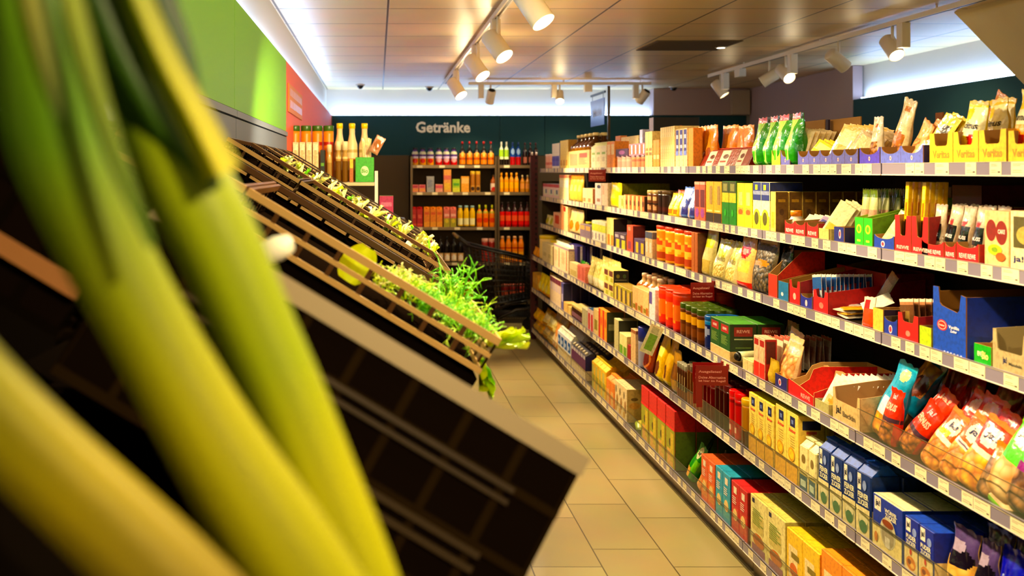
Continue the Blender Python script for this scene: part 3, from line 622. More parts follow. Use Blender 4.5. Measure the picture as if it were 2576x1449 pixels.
fan(0, 2326, 2, .055, .16, 'yellow and white long packet pointing up right', inset=.015, step=.02, lean=-12, side=52, col='#f0d848', art=[('r', .05, .0, .95, .35, '#f8f0d8'), ('r', .2, .6, .8, .75, '#3c3018')])
# yellow trays with bags
YEL = '#f0cc08'
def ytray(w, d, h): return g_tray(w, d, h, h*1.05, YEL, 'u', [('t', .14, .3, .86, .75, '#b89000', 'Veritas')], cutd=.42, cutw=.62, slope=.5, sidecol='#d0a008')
run(0, 2338, 2532, 3, 330, ytray, 'bright yellow notched tray', 'tray', 'display_tray', d=.20, gap=.003)
run(0, 2536, 2610, 1, 327, ytray, 'bright yellow notched tray at the right picture edge', 'tray', 'display_tray', d=.20)
YB = [('b', .0, .18, '#e8b820'), ('r', .0, .35, 1, .88, '#f8f0c0'), ('o', .25, .75, .2, .12, '#e8d020'), ('t', .15, .48, .9, .60, '#3a3028', 'citrus'), ('o', .7, .3, .22, .10, '#d83828'), ('o', .35, .22, .25, .1, '#f0c040'), ('r', 0, .94, 1, 1, '#e0c010')]
placed(g_pouch(.085, .05, .155, '#f0dc50', YB, seed=8, crest=.92), 'sweets_bag', 'yellow and white bag leaning right in the first yellow tray', 'bag', (XF[0]+.02, Yat(2425, XF[0]+.02), DECK[0]+.025), (-4, 6, -90))
placed(g_pouch(.085, .05, .155, '#e8c840', YB, seed=9, crest=.92), 'sweets_bag', 'yellow bag with shade in its colour, middle yellow tray', 'bag', (XF[0]+.09, Yat(2490, XF[0]+.09), DECK[0]+.03), (-2, -3, -92))  # darker base than the bag beside it: shade put into the colour
placed(g_pouch(.08, .045, .15, '#e0c040', YB, seed=10, crest=.92), 'sweets_bag', 'yellow bag at the back between the yellow trays', 'bag', (XF[0]+.15, Yat(2500, XF[0]+.15), DECK[0]+.045), (-2, 8, -90))
placed(g_pouch(.09, .055, .175, '#f0d850', [('b', 0, .45, '#e8a818'), ('r', 0, .45, 1, .7, '#f8f0c8'), ('o', .5, .25, .2, .08, '#e03818'), ('o', .5, .12, .2, .08, '#e03818'), ('t', .15, .52, .9, .62, '#3a3028', 'mini'), ('o', .6, .82, .2, .08, '#2c2a28')], seed=11, crest=.93), 'sweets_bag', 'yellow bag with red shapes at the right picture edge', 'bag', (XF[0]+.02, Yat(2562, XF[0]+.02), DECK[0]+.02), (-3, 2, -90))
placed(g_pouch(.09, .05, .13, '#e09018', [], seed=12, crest=.9), 'snack_bag', 'orange bag poking up behind the yellow bags', 'bag', (XF[0]+.2, Yat(2475, XF[0]+.2), DECK[0]+.09), (-2, 30, -90))
run(0, 2352, 2372, 1, 252, B, 'brown cardboard tab rising behind the yellow trays', 'cardboard', 'cardboard_backing', inset=.19, d=.006, col='#8a5420', fin='card', h=.17)
run(0, 1633, 1644, 1, 296, B, 'black boxed goods with red print, far side', 'box', 'goods_box', inset=.40, d=.34, col='#181014', art=[('r', 0, .0, 1, 1, '#e8e0e8')], sart=[('o', .25, .6, .09, .2, '#a83828'), ('o', .6, .65, .09, .2, '#a83828'), ('o', .85, .6, .07, .2, '#a83828'), ('p', .1, .1, .9, .3, '#685860')])
for x in (1590, 1755, 1845, 1950): pass

# ---- second shelf
run(1, 1366, 1406, 3, 463, B, 'pink and white low box', 'box', 'low_box', d=.12, col='#f0dcd8', art=[('b', .78, 1, '#c85868'), ('r', .1, .2, .9, .6, '#e8f0d8'), ('r', .5, .3, .8, .6, '#7888b0')])
run(1, 1407, 1430, 2, 440, B, 'white tall box with pink top', 'box', 'tall_box', d=.12, col='#f0e8b8', art=[('b', .88, 1, '#e08868'), ('r', .1, .5, .9, .8, '#f8f4dc')])
run(1, 1431, 1461, 3, 439, P, 'golden tall pack with orange tip', 'pack', 'tall_pack', d=.05, col='#ecc868', art=[('r', 0, .8, 1, 1, '#d88830'), ('r', .2, .4, .8, .6, '#f0dc90')])
run(1, 1466, 1491, 2, 474, B, 'cream square box', 'box', 'square_box', d=.10, col='#f0dcb0', art=[('r', .1, .1, .6, .35, '#c89868')], side='#c07840')
run(1, 1472, 1496, 1, 452, J, 'peach tub behind cream boxes', 'tub', 'tub', inset=.12, d=.06, single=True, col='#e09870', lid='#e8a8a0', h=.09)
run(1, 1497, 1513, 1, 461, B, 'grey white pack with dark blue mark', 'pack', 'pack', d=.10, col='#e8dcd8', art=[('o', .6, .85, .3, .08, '#1c1850'), ('r', .3, .15, .8, .3, '#b08878')])
run(1, 1514, 1529, 1, 461, B, 'pinkish white narrow pack', 'pack', 'pack', d=.10, col='#f0d8c0', art=[('r', .1, .5, .4, .9, '#e8b8a0')])
run(1, 1531, 1555, 1, 460, P, 'bright yellow pouch with green edge', 'pouch', 'pouch', d=.05, col='#ecd818', art=[('o', .5, .7, .35, .15, '#f0e040'), ('r', 0, 0, .2, .6, '#c8d058')])
run(1, 1546, 1556, 1, 461, B, 'yellow and green long box', 'box', 'long_box', rows=5, d=.07, inset=.05, col='#c8c018', side='#b8b018', sart=[('r', 0, .0, 1, .4, '#486808')], h=.165)
run(1, 1556, 1568, 1, 492, B, 'cream spice box with green spots', 'box', 'spice_box', d=.05, col='#e8dc90', art=[('r', .6, .2, .9, .8, '#889040')])
run(1, 1569, 1621, 5, 492, B, 'brown and cream spice box', 'box', 'spice_box', d=.05, gap=.008, col='#c07848', art=[('r', 0, 0, .5, 1, '#e8c490'), ('o', .7, .5, .2, .2, '#6a3820')], side='#3a1c10')
run(1, 1623, 1650, 2, 479, J, 'brown patterned tin', 'tin', 'tin', single=True, stack=1, col='#7a4828', lid='#d8c088', art=[('o', .5, .75, .25, .12, '#e8c898'), ('o', .5, .3, .25, .12, '#d8a880'), ('b', .48, .54, '#2a1408')])
run(1, 1651, 1672, 2, 480, J, 'very dark brown tin', 'tin', 'tin', single=True, col='#2c1408', lid='#5a4428', art=[('b', .2, .4, '#481810')])
run(1, 1676, 1700, 2, 484, P, 'yellow rice bag leaning', 'bag', 'bag', d=.04, col='#e8c830', art=[('r', .1, .5, .9, .8, '#f4ec90'), ('r', .1, .1, .9, .3, '#e07820')], lean=-10)
run(1, 1690, 1712, 1, 464, P, 'orange bag behind yellow rice bags', 'bag', 'bag', inset=.08, d=.04, col='#e07c18', h=.15, lean=-8)
run(1, 1703, 1745, 2, 468, P, 'blue pasta bag slumped to the right', 'bag', 'bag', d=.07, col='#5a78c0', art=[('r', .1, .5, .7, .95, '#b8d0f0'), ('r', .05, .05, .45, .4, '#d8b8b0'), ('r', .5, .1, .95, .6, '#303880')], lean=-8, twist=8)
run(1, 1747, 1774, 2, 457, B, 'dusky pink and plum box', 'box', 'box', d=.12, col='#c06850', art=[('r', .1, .35, .9, .8, '#6a2030'), ('o', .5, .2, .35, .12, '#a050a0'), ('b', .93, 1, '#e0b0a0')])
run(1, 1776, 1815, 2, 457, B, 'mustard yellow box with black lower photo', 'box', 'box', d=.12, col='#e8b828', art=[('r', 0, 0, 1, .24, '#3a2818'), ('r', .15, .27, .85, .31, '#f8e8a0'), ('r', .5, .45, .85, .9, '#b09058')])
run(1, 1816, 1852, 2, 456, B, 'green box with yellow band and dark green top', 'box', 'box', d=.12, col='#188c10', art=[('b', .74, 1, '#4c5818'), ('r', 0, .52, 1, .74, '#f0dc10'), ('r', .2, .78, .8, .95, '#a0a060'), ('o', .5, .28, .15, .08, '#3cc038')])
run(1, 1854, 1892, 2, 461, B, 'lemon yellow box with orange pictures', 'box', 'box', d=.12, col='#f0e010', art=[('r', .1, .28, .9, .45, '#e8b858'), ('r', .25, .5, .75, .8, '#e8d890'), ('o', .5, .35, .3, .06, '#d87028')])
run(1, 1894, 1936, 2, 458, B, 'blue white and yellow box with dark oval', 'box', 'box', d=.14, col='#f4f0c8', art=[('b', .62, 1, '#28387c'), ('r', .0, .74, 1, .82, '#9098b8'), ('r', .3, .84, .6, .95, '#c8d830'), ('r', 0, 0, 1, .3, '#e8e048'), ('o', .5, .24, .42, .20, '#ece828'), ('o', .5, .24, .28, .14, '#5c5818')])
run(1, 1938, 1951, 1, 482, B, 'slim cream carton with brown narrow side', 'carton', 'slim_carton', rows=8, d=.052, col='#ecd078', side='#7a5a20', sart=[('r', .2, .75, .8, .82, '#c8a040'), ('o', .5, .5, .2, .08, '#5a3c10')], art=[('r', .2, .1, .8, .5, '#e0b850')], depthgap=.004)
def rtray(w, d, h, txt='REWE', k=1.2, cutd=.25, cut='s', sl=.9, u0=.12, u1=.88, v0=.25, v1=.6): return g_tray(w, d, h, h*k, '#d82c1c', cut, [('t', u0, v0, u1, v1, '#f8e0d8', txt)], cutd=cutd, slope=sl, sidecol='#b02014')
run(1, 1974, 2026, 2, 556, rtray, 'small red tray', 'tray', 'display_tray', d=.18, gap=.004)
run(1, 2029, 2058, 1, 561, rtray, 'red tray with REWE lettering and long side', 'tray', 'display_tray', d=.30)
run(1, 1974, 1992, 1, 506, g_bottle, 'tiny white decorating bottle with orange cap', 'bottle', 'small_bottle', inset=.02, h=.085, zoff=.01, col='#e8dcc8', cap='#e09020', fin='plastic', single=False, shoulder=.5, neckr=.6, capf=.22)
fan(1, 2022, 4, .06, .075, 'white sprinkle sachet on red tray', inset=.05, step=.02, lean=-40, side=25, col='#e8e4d0', zoff=.02)
fan(1, 2052, 5, .06, .08, 'lilac sachet on the long red tray', inset=.03, step=.035, lean=-45, side=30, col='#b8a8c8', zoff=.02, art=[('r', .1, .4, .9, .8, '#6868a8')])
run(1, 2060, 2085, 1, 575, T, 'pale yellow low tray', 'tray', 'display_tray', d=.20, col='#ecd88c', cut='n')
fan(1, 2078, 3, .075, .15, 'long cream and yellow packet leaning right', inset=.01, step=.02, lean=-16, side=50, col='#f0e8b8', art=[('r', .1, .1, .9, .35, '#e8c838')])
run(1, 2098, 2123, 1, 571, T, 'small dark blue tray with round mark', 'tray', 'display_tray', d=.14, col='#2c3484', cut='n', sidecol='#16184c', art=[('o', .6, .55, .12, .3, '#f0d8e0'), ('o', .6, .55, .07, .18, '#c84858')])
def gtray(w, d, h): return g_tray(w, d, h, h*1.7, '#3cc010', 'n', [('o', .5, .6, .3, .16, '#e8d020'), ('o', .5, .6, .18, .1, '#58a828'), ('r', .3, .15, .7, .22, '#f0e860')], slope=.95, sidecol='#6a9a10', inner='#8aa818')
run(1, 2150, 2195, 2, 548, gtray, 'bright green tall tray', 'tray', 'display_tray', d=.30, gap=.004)
pm = clear_mat('clear_bag', '#d8e0a0', .45)
run(1, 2158, 2196, 2, 476, P, 'clear bottle shaped pouch with green top', 'pouch', 'clear_pouch', rows=4, inset=.04, d=.035, gap=.008, col='#c8c898', art=[('r', 0, .0, 1, .6, '#c09880'), ('r', 0, .6, .3, .9, '#c0c868'), ('b', .86, 1, '#688020')], zoff=.01, fin='film')
run(1, 2199, 2249, 1, 592, lambda w, d, h: g_tray(w, d, h, h*1.3, '#2848a8', 's', [('o', .45, .5, .1, .3, '#f0d8e0'), ('o', .45, .5, .06, .18, '#c84858')], cutd=.25, slope=.9), 'blue scalloped low tray between green and red trays', 'tray', 'display_tray', d=.22)
fan(1, 2228, 3, .06, .13, 'cream long packet rising from the blue tray', inset=.02, step=.02, lean=-20, side=45, col='#ecd8a0')
def redtall(w, d, h): return g_tray(w, d, h, h*1.25, '#d82c1c', 'u', [('t', .12, .2, .88, .42, '#f8c8b8', 'REWE')], cutd=.55, cutw=.45, slope=.95, sidecol='#98180c')
run(1, 2251, 2292, 1, 542, redtall, 'tall red notched tray with REWE lettering', 'tray', 'display_tray', d=.30)
run(1, 2293, 2335, 1, 545, redtall, 'second tall red notched tray beside black labelled bags', 'tray', 'display_tray', d=.30)
for xx, nm in ((2274, 'in the farther tall red tray'), (2316, 'in the nearer tall red tray')):
    X0 = XF[1]+.02
    for i in range(4):
        o = g_box(.020, .012, .215, '#e8c010', [('r', .1, .75, .9, .9, '#f8e878'), ('r', .2, .1, .8, .45, '#4a3010'), ('r', .3, .5, .7, .7, '#c87818')], fin='film')
        placed(o, 'spaghetti_pack', 'long yellow pack %s, %s' % (nm, ['frontmost', 'second from front', 'third from front', 'rearmost'][i]), 'pack', (X0+.02*i, Yat(xx, X0)+.004*(i % 2), DECK[1]+.006), (-3, 0, -90), 'long yellow packs '+nm)
run(1, 2318, 2374, 1, 606, rtray, 'wide low red tray, farther, with REWE lettering', 'tray', 'display_tray', d=.30, txt='REWE REWE', k=1.15)
run(1, 2376, 2404, 1, 611, rtray, 'narrow low red tray with one REWE word', 'tray', 'display_tray', d=.30, k=1.15)
run(1, 2406, 2462, 1, 612, rtray, 'wide low red tray, nearer, with REWE lettering', 'tray', 'display_tray', d=.30, txt='REWE REWE', k=1.15)
nutd = M('#b89878', 'food', '#4a3020', 120)
NB = [('r', .05, .03, .95, .30, nutd), ('r', .12, .28, .88, .62, '#101010'), ('o', .42, .68, .2, .07, '#c84848'), ('t', .2, .36, .8, .43, '#e8e0e0', 'NUSS'), ('r', 0, .95, 1, 1, '#b0a498')]
for i, (xx, ins, sd) in enumerate(((2345, .02, 0), (2378, .03, 6), (2412, .02, 4), (2448, .02, 3))):
    placed(g_pouch(.056, .035, .15, '#c8b49c', NB, seed=20+i, crest=.95), 'nut_bag', 'clear bag of nuts with black label in red trays, '+['farthest', 'second farthest', 'second nearest', 'nearest'][i], 'bag', (XF[1]+ins, Yat(xx, XF[1]+ins), DECK[1]+.006), (-5, sd, -90), 'clear nut bags with black labels')
    placed(g_pouch(.056, .035, .15, '#b8a48c', NB, seed=30+i, crest=.95), 'nut_bag', 'clear bag of nuts behind front bags, second row, '+['farthest', 'second farthest', 'second nearest', 'nearest'][i], 'bag', (XF[1]+ins+.06, Yat(xx, XF[1]+ins)+.004, DECK[1]+.008), (-5, sd-2, -90), 'clear nut bags in the second row')
run(1, 2476, 2538, 1, 531, B, 'cream box with brown muffin pictures', 'box', 'baking_mix_box', d=.16, rows=2, col='#ecc898', art=[('o', .28, .65, .22, .2, '#8a2c10'), ('o', .72, .62, .24, .22, '#8a2c10'), ('t', .58, .6, .88, .68, '#f8e8d8', 'CAKE'), ('o', .45, .3, .3, .1, '#e8d818'), ('o', .45, .3, .14, .05, '#88a818'), ('o', .7, .18, .2, .08, '#c06820')])
JA = lambda c='#f0e8c8': [('t', .08, .10, .42, .24, '#202860', 'ja!'), ('t', .5, .15, .92, .21, '#404040', 'STREU'), ('r', .1, .38, .95, .92, '#585028'), ('o', .5, .6, .3, .16, '#b0a058')]
run(1, 2541, 2625, 1, 533, B, 'ja! cream box with dark window at right edge', 'box', 'baking_mix_box', d=.16, rows=2, col='#ecdcb0', art=JA())
run(1, 2395, 2470, 1, 470, lambda w, d, h: g_tray(w, d, h, h, '#5a1008', 'n', inner='#481008', sidecol='#5a1008'), 'dark red cardboard box deep behind the nut bags', 'box', 'shipping_box', inset=.20, d=.2, h=.21)
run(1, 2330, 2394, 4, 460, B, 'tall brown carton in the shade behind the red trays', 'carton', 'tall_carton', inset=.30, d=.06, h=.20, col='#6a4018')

# ---- third shelf
run(2, 1371, 1391, 2, 542, P, 'lime white small bag', 'bag', 'small_bag', d=.05, col='#e8e8a8', art=[('o', .5, .5, .3, .3, '#c8d058')])
run(2, 1392, 1409, 1, 535, B, 'pale pack with red square', 'pack', 'pack', d=.07, col='#f0c0a0', art=[('r', .25, .3, .85, .85, '#c84828')])
run(2, 1410, 1417, 1, 512, B, 'tall narrow peach pack', 'pack', 'pack', d=.08, col='#e8a878')
run(2, 1418, 1428, 1, 520, B, 'cream narrow pack with red edge', 'pack', 'pack', d=.08, col='#ecd0a0', art=[('r', 0, .8, .5, 1, '#c03818')])
run(2, 1429, 1458, 2, 527, P, 'glossy cream bag with orange picture', 'bag', 'bag', d=.07, col='#f0d498', art=[('o', .5, .35, .35, .2, '#e08830'), ('r', .1, .86, .9, .95, '#b0a898')])
run(2, 1461, 1478, 2, 541, J, 'glass jar with yellow lid', 'jar', 'glass_jar', inset=.05, col='#a8b098', lid='#d8c818', single=True, h=.115, fin='gloss')
run(2, 1459, 1486, 2, 566, B, 'small grey purple box', 'box', 'small_box', d=.045, col='#8a7a8c', art=[('r', .1, .6, .9, .95, '#d8a868')])
run(2, 1489, 1523, 4, 557, B, 'off-white box with lime band', 'box', 'box', d=.10, col='#f0ecd8', art=[('b', .5, .85, '#dce860'), ('r', .1, .1, .4, .4, '#a898a8')], top='#f0f0c8')
run(2, 1490, 1520, 2, 533, J, 'grey tin behind off-white boxes', 'tin', 'tin', inset=.15, d=.08, single=True, col='#786858', lid='#a89880', h=.13)
run(2, 1526, 1543, 2, 549, B, 'tall cream box with orange base', 'box', 'tall_box', d=.10, col='#ecd890', art=[('r', .3, 0, 1, .4, '#c88840')], side='#3a1c10')
run(2, 1546, 1574, 2, 587, B, 'low plum box with yellow green print', 'box', 'low_box', d=.09, col='#4a3850', art=[('r', .3, 0, .9, .6, '#b8b030'), ('p', .1, .7, .8, .9, '#e0d8e0')], side='#d0b040')
run(2, 1552, 1590, 2, 552, B, 'dark brown tall box at the back', 'box', 'tall_box', inset=.14, d=.09, col='#4a2814', art=[('r', .2, .5, .8, .8, '#9a7828')])
run(2, 1577, 1592, 1, 567, B, 'narrow dusky red box', 'box', 'narrow_box', d=.08, col='#c05840', art=[('r', .2, .1, .7, .4, '#8a4058'), ('p', .2, .8, .8, .95, '#f0c8b0')], side='#8a3020')
run(2, 1595, 1621, 2, 602, B, 'low violet and yellow box', 'box', 'low_box', d=.09, col='#5a4870', art=[('r', .35, .1, .85, .8, '#e0b838')], side='#4a2c1c')
run(2, 1594, 1622, 1, 567, B, 'black box with red mark behind low boxes', 'box', 'box', inset=.11, d=.1, col='#181010', art=[('o', .6, .7, .15, .15, '#a83020')], sart=[('o', .4, .7, .15, .15, '#a83020'), ('r', .2, .3, .8, .34, '#a09890')])
run(2, 1623, 1641, 2, 583, B, 'steel blue and beige slim carton', 'carton', 'slim_carton', d=.08, col='#d8c098', art=[('b', .75, 1, '#58607a'), ('r', .2, .2, .8, .6, '#e8d8c8')])
run(2, 1643, 1737, 4, 574, J, 'golden cocoa tub with orange lid', 'tub', 'cocoa_tub', d=.11, rows=2, gap=.004, col='#e89010', lid='#d85010', lidf=.10, art=[('b', 0, .18, '#e8a018'), ('o', .5, .55, .3, .22, '#f0b858'), ('o', .5, .6, .18, .12, '#d85828'), ('r', .2, .1, .8, .3, '#a84808'), ('b', .9, 1, '#f0b030')])
run(2, 1739, 1755, 2, 585, B, 'thin reddish brown pack', 'pack', 'thin_pack', d=.12, gap=.004, col='#a86028', side='#6a3810')
run(2, 1757, 1781, 1, 577, P, 'pouch of pale noodles with lime top', 'pouch', 'noodle_pouch', d=.06, col='#d8cc90', art=[('r', .1, .6, .9, .9, '#e0e020'), ('r', .1, .05, .9, .35, '#c8b060')], lean=-6)
noo = M('#ecdc90', 'food', '#c8a850', 70)
run(2, 1784, 1841, 2, 601, P, 'cream pasta bag with yellow lettering', 'bag', 'pasta_bag', d=.07, col='#f0e4a8', art=[('r', .1, .08, .9, .4, noo), ('r', .2, .5, .8, .75, '#ece040'), ('t', .15, .45, .85, .6, '#a8a060', 'Nudeln'), ('r', .3, .8, .8, .95, '#f0ec18')], lean=-10, twist=6)
run(2, 1786, 1841, 1, 584, P, 'clear noodle bag behind the lettered pasta bags', 'bag', 'noodle_bag', inset=.12, d=.06, col='#b8a868', h=.15)
run(2, 1843, 1876, 1, 596, P, 'tall peach bag with red oval label', 'bag', 'snack_bag', d=.06, col='#f0b878', art=[('o', .45, .72, .38, .15, '#c82818'), ('o', .45, .72, .25, .06, '#e8a8a0'), ('r', .1, .3, .9, .55, '#f0c868'), ('b', 0, .12, '#d84020')], lean=-6)
mix = M('#6a5838', 'food', '#141008', 55)
run(2, 1878, 1927, 1, 600, P, 'clear bag of dark dried fruit mix', 'bag', 'dried_fruit_bag', d=.07, col='#5a4c34', art=[('r', .05, .05, .95, .9, mix), ('o', .5, .55, .35, .07, '#d88818'), ('r', .1, .92, .9, 1, '#d8ccb8')], lean=-6)
run(2, 1929, 1962, 1, 606, P, 'almost black bag of dried fruit beside it', 'bag', 'dried_fruit_bag', inset=.03, d=.07, col='#241c14', art=[('r', .1, .1, .9, .8, M('#2c2014', 'food', '#080604', 55)), ('o', .4, .5, .2, .05, '#a85818')], lean=-6)
run(2, 1933, 1955, 1, 690, lambda w, d, h: g_tray(w, d, h, h*2.0, '#d84830', 'n', slope=.5, inner='#b08850'), 'red tray with kraft lining at the left of boxes', 'tray', 'display_tray', d=.20)
run(2, 1958, 1983, 1, 709, lambda w, d, h: g_tray(w, d, h, h*2.1, '#2c78a8', 'n', [('o', .4, .35, .12, .1, '#f0e0e8')], slope=.98, sidecol='#101c40', inner='#a07c40'), 'steel blue tray with steep rising side', 'tray', 'display_tray', d=.38)
run(2, 1986, 2012, 1, 706, lambda w, d, h: g_tray(w, d, h, h*2.0, '#d82c1c', 'u', [('o', .5, .5, .15, .2, '#f0c0b0')], cutd=.3, slope=.98, sidecol='#a01c10', inner='#9a7438'), 'red notched tray with steep kraft side', 'tray', 'display_tray', d=.40)
run(2, 2014, 2043, 1, 742, lambda w, d, h: g_tray(w, d, h, h, '#3038a0', 's', [('o', .5, .5, .1, .3, '#f0d8e0')], cutd=.2), 'low blue tray between two red trays', 'tray', 'display_tray', d=.2)
run(2, 2046, 2083, 1, 732, lambda w, d, h: g_tray(w, d, h, h*1.6, '#d82c1c', 'u', [('o', .55, .5, .15, .2, '#e88878')], cutd=.3, cutw=.6, slope=.98, sidecol='#b0180c', inner='#8a2010'), 'red notched tray holding a sachet fan', 'tray', 'display_tray', d=.36)
SB = [('r', 0, .45, 1, .85, '#3868b0'), ('r', .1, .05, .9, .4, '#788898'), ('r', 0, .9, 1, 1, '#f0ece0')]
fan(2, 2056, 14, .075, .10, 'blue and white sachet in the upright fan', inset=.02, step=.017, lean=-2, side=-14, col='#d8e0e8', art=SB, zoff=.035)
pile_cols = ['#ece4d0', '#e0d8c8', '#e8dcc0', '#d8a848', '#e8e0d8', '#88a0c8']
for i in range(12):
    s_ = g_sachet(.08, .10, .007, pile_cols[i % 6], [('r', .1, .3, .9, .7, ['#f0e8e0', '#d8a030', '#506898', '#c04838'][i % 4])])
    ins = .015+.06*(i % 3); xx = 2118+14*(i % 3); X0 = XF[2]+ins
    placed(s_, 'sachet', 'flat sachet in the loose pile, third shelf, %s layer, %s column' % (ordw[i//3], ['front', 'middle', 'back'][i % 3]), 'sachet', (X0, Yat(xx, X0), DECK[2]+.012+.009*(i//3)), (-86, random.Random(i).uniform(-6, 6), -90+random.Random(i+9).uniform(-25, 25)), 'loose pile of flat sachets')
placed(g_sachet(.075, .10, .012, '#f0dcc0', [('r', .1, .05, .95, .6, '#e05828'), ('r', .1, .65, .6, .85, '#d84040')]), 'sachet', 'orange and cream sachet leaning beside the yellow tray', 'sachet', (XF[2]+.005, Yat(2178, XF[2]+.005), DECK[2]+.003), (-8, -4, -90))
placed(g_sachet(.05, .10, .006, '#e8e0d0', [('p', .1, .1, .9, .8, '#a8a090')]), 'sachet', 'white sachet lying across the middle of third shelf', 'sachet', (XF[2]+.06, Yat(2170, XF[2]+.06), DECK[2]+.045), (-55, 40, -90))
placed(g_sachet(.05, .12, .006, '#8a8478', [('r', .1, .2, .9, .7, '#a8a498')]), 'sachet', 'grey sachet standing at the back of third shelf', 'sachet', (XF[2]+.16, Yat(2210, XF[2]+.16), DECK[2]+.06), (-14, 30, -90))
run(2, 2196, 2222, 1, 776, T, 'small yellow tray beside orange sachet', 'tray', 'display_tray', d=.2, col='#e0c060', cut='n', sidecol='#3a2848')
run(2, 2224, 2257, 1, 800, lambda w, d, h: g_tray(w, d, h, h*1.2, '#2c40a0', 's', [('o', .5, .45, .14, .3, '#f0d8e0'), ('o', .5, .45, .09, .2, '#c84858')], cutd=.2, slope=.9, inner='#6a5a40'), 'small blue tray left of the red gelatine tray', 'tray', 'display_tray', d=.22)
run(2, 2259, 2310, 1, 791, lambda w, d, h: g_tray(w, d, h, h*1.3, '#e03c1c', 'u', [('o', .5, .4, .12, .16, '#f09080')], cutd=.3, cutw=.62, slope=.98, sidecol='#b02810', inner='#8a4020'), 'orange red notched tray with brown sachet fan', 'tray', 'display_tray', d=.30)
SR = [('r', .05, .05, .95, .8, '#6a4830'), ('o', .5, .4, .3, .2, '#8a7040'), ('r', 0, .88, 1, 1, '#e8dcc0')]
fan(2, 2283, 14, .08, .095, 'brown sachet in the upright fan', inset=.02, step=.017, lean=-2, side=-14, col='#b08060', art=SR, zoff=.03)
run(2, 2313, 2343, 1, 822, T, 'small lime tray beside the big blue box', 'tray', 'display_tray', d=.25, col='#b8d010', cut='n', inner='#a88850', art=[('o', .5, .5, .3, .2, '#e8e020')])
def bigblue(w, d, h):
    t = .004; mb = MB(); mo = M('#1c58c0'); mi_ = M('#8a6024', 'card'); a, b = w*.15, w*.83-w/2
    pts = [(-w/2, 0), (w/2, 0), (w/2, h*.92), (w/2*.72, h*.94), (w/2*.62, h*.70), (w/2*.50, h*.66), (-w/2*.45, h*.72), (-w/2*.58, h*.76), (-w/2*.66, h), (-w/2, h)]
    mb.prism(pts, lambda p, s_: (p[0], t*s_, p[1]), mo, mi_, mi_)
    for sg in (-1, 1): sp = [(t, 0), (d, 0), (d, h*.96), (t, h*.92)]; mb.prism(sp if sg > 0 else sp[::-1], lambda p, s_: (sg*(w/2-t*s_), p[0], p[1]), M('#123c9c'), mi_, mi_)  # deeper blue on the sides holds the near face's shade
    mb.prism([(w/2, 0), (-w/2, 0), (-w/2, h*.96), (w/2, h*.96)], lambda p, s_: (p[0], d-t*s_, p[1]), mo, mi_, mi_); mb.box(-w/2+t, w/2-t, t, d-t, 0, t, mi_)
    f = lambda u, v, k: (-w/2+w*u, -EPS*k, h*v)
    flat_art(mb, [('o', .29, .42, .16, .085, '#d83828'), ('o', .29, .42, .13, .068, '#f0d0c8'), ('o', .29, .42, .11, .055, '#d04030'), ('t', .20, .405, .38, .435, '#f8e8e0', 'Oetker'), ('t', .50, .40, .82, .45, '#e8ecf8', 'Vanillin'), ('t', .56, .345, .76, .39, '#e8ecf8', 'Zucker')], f, 'paper')
    for i in range(6): mb.box(-w/2+w*(.35+.1*i), -w/2+w*(.39+.1*i), -.0012, 0, h*.02, h*.035, M('#c8d4e8'))
    return mb.build('display_box')
run(2, 2347, 2430, 1, 727, bigblue, 'large blue Vanillin Zucker display box with cut-out front', 'box', 'display_box', d=.34)
run(2, 2450, 2494, 1, 868, lambda w, d, h: g_tray(w, d, h, h, '#28a820', 'n', [('t', .2, .4, .45, .65, '#e8f8d8', 'REWE'), ('t', .48, .3, .85, .7, '#f0f0a0', 'Bio')]), 'low green tray with REWE Bio lettering', 'tray', 'display_tray', d=.24)
run(2, 2497, 2585, 1, 836, lambda w, d, h: g_tray(w, d, h, h*1.1, '#b8a880', 'u', [('t', .3, .35, .42, .75, '#202860', 'ja!'), ('t', .48, .4, .85, .55, '#605848', 'Mandeln')], cutd=.5, cutw=.8, slope=.6, inner='#a09068'), 'large beige cut-out tray at right edge, third shelf', 'tray', 'display_tray', d=.30)
for i in range(6):
    placed(g_sachet(.08, .11, .010, ['#c0a860', '#908058', '#c8b888'][i % 3], [('r', .1, .2, .9, .7, '#e0d090')]), 'sachet', 'pale packet heaped between green and beige trays, '+['frontmost', 'second', 'third', 'fourth', 'fifth', 'rearmost'][i], 'sachet', (XF[2]+.03+.035*i, Yat(2475+6*(i % 2), XF[2]+.03+.035*i), DECK[2]+.008+.008*i), (-42, 14*(i % 2), -90), 'heaped pale packets')
for x_, w_ in ((2030, .2), (2150, .22)):
    X0 = XF[2]+.30
run(2, 2105, 2230, 1, 700, lambda w, d, h: g_tray(w, d, h, h, '#a81c10', 'n', inner='#7a1810', sidecol='#a01c10'), 'large dark red box deep at the back, third shelf', 'box', 'shipping_box', inset=.22, d=.18, h=.15)
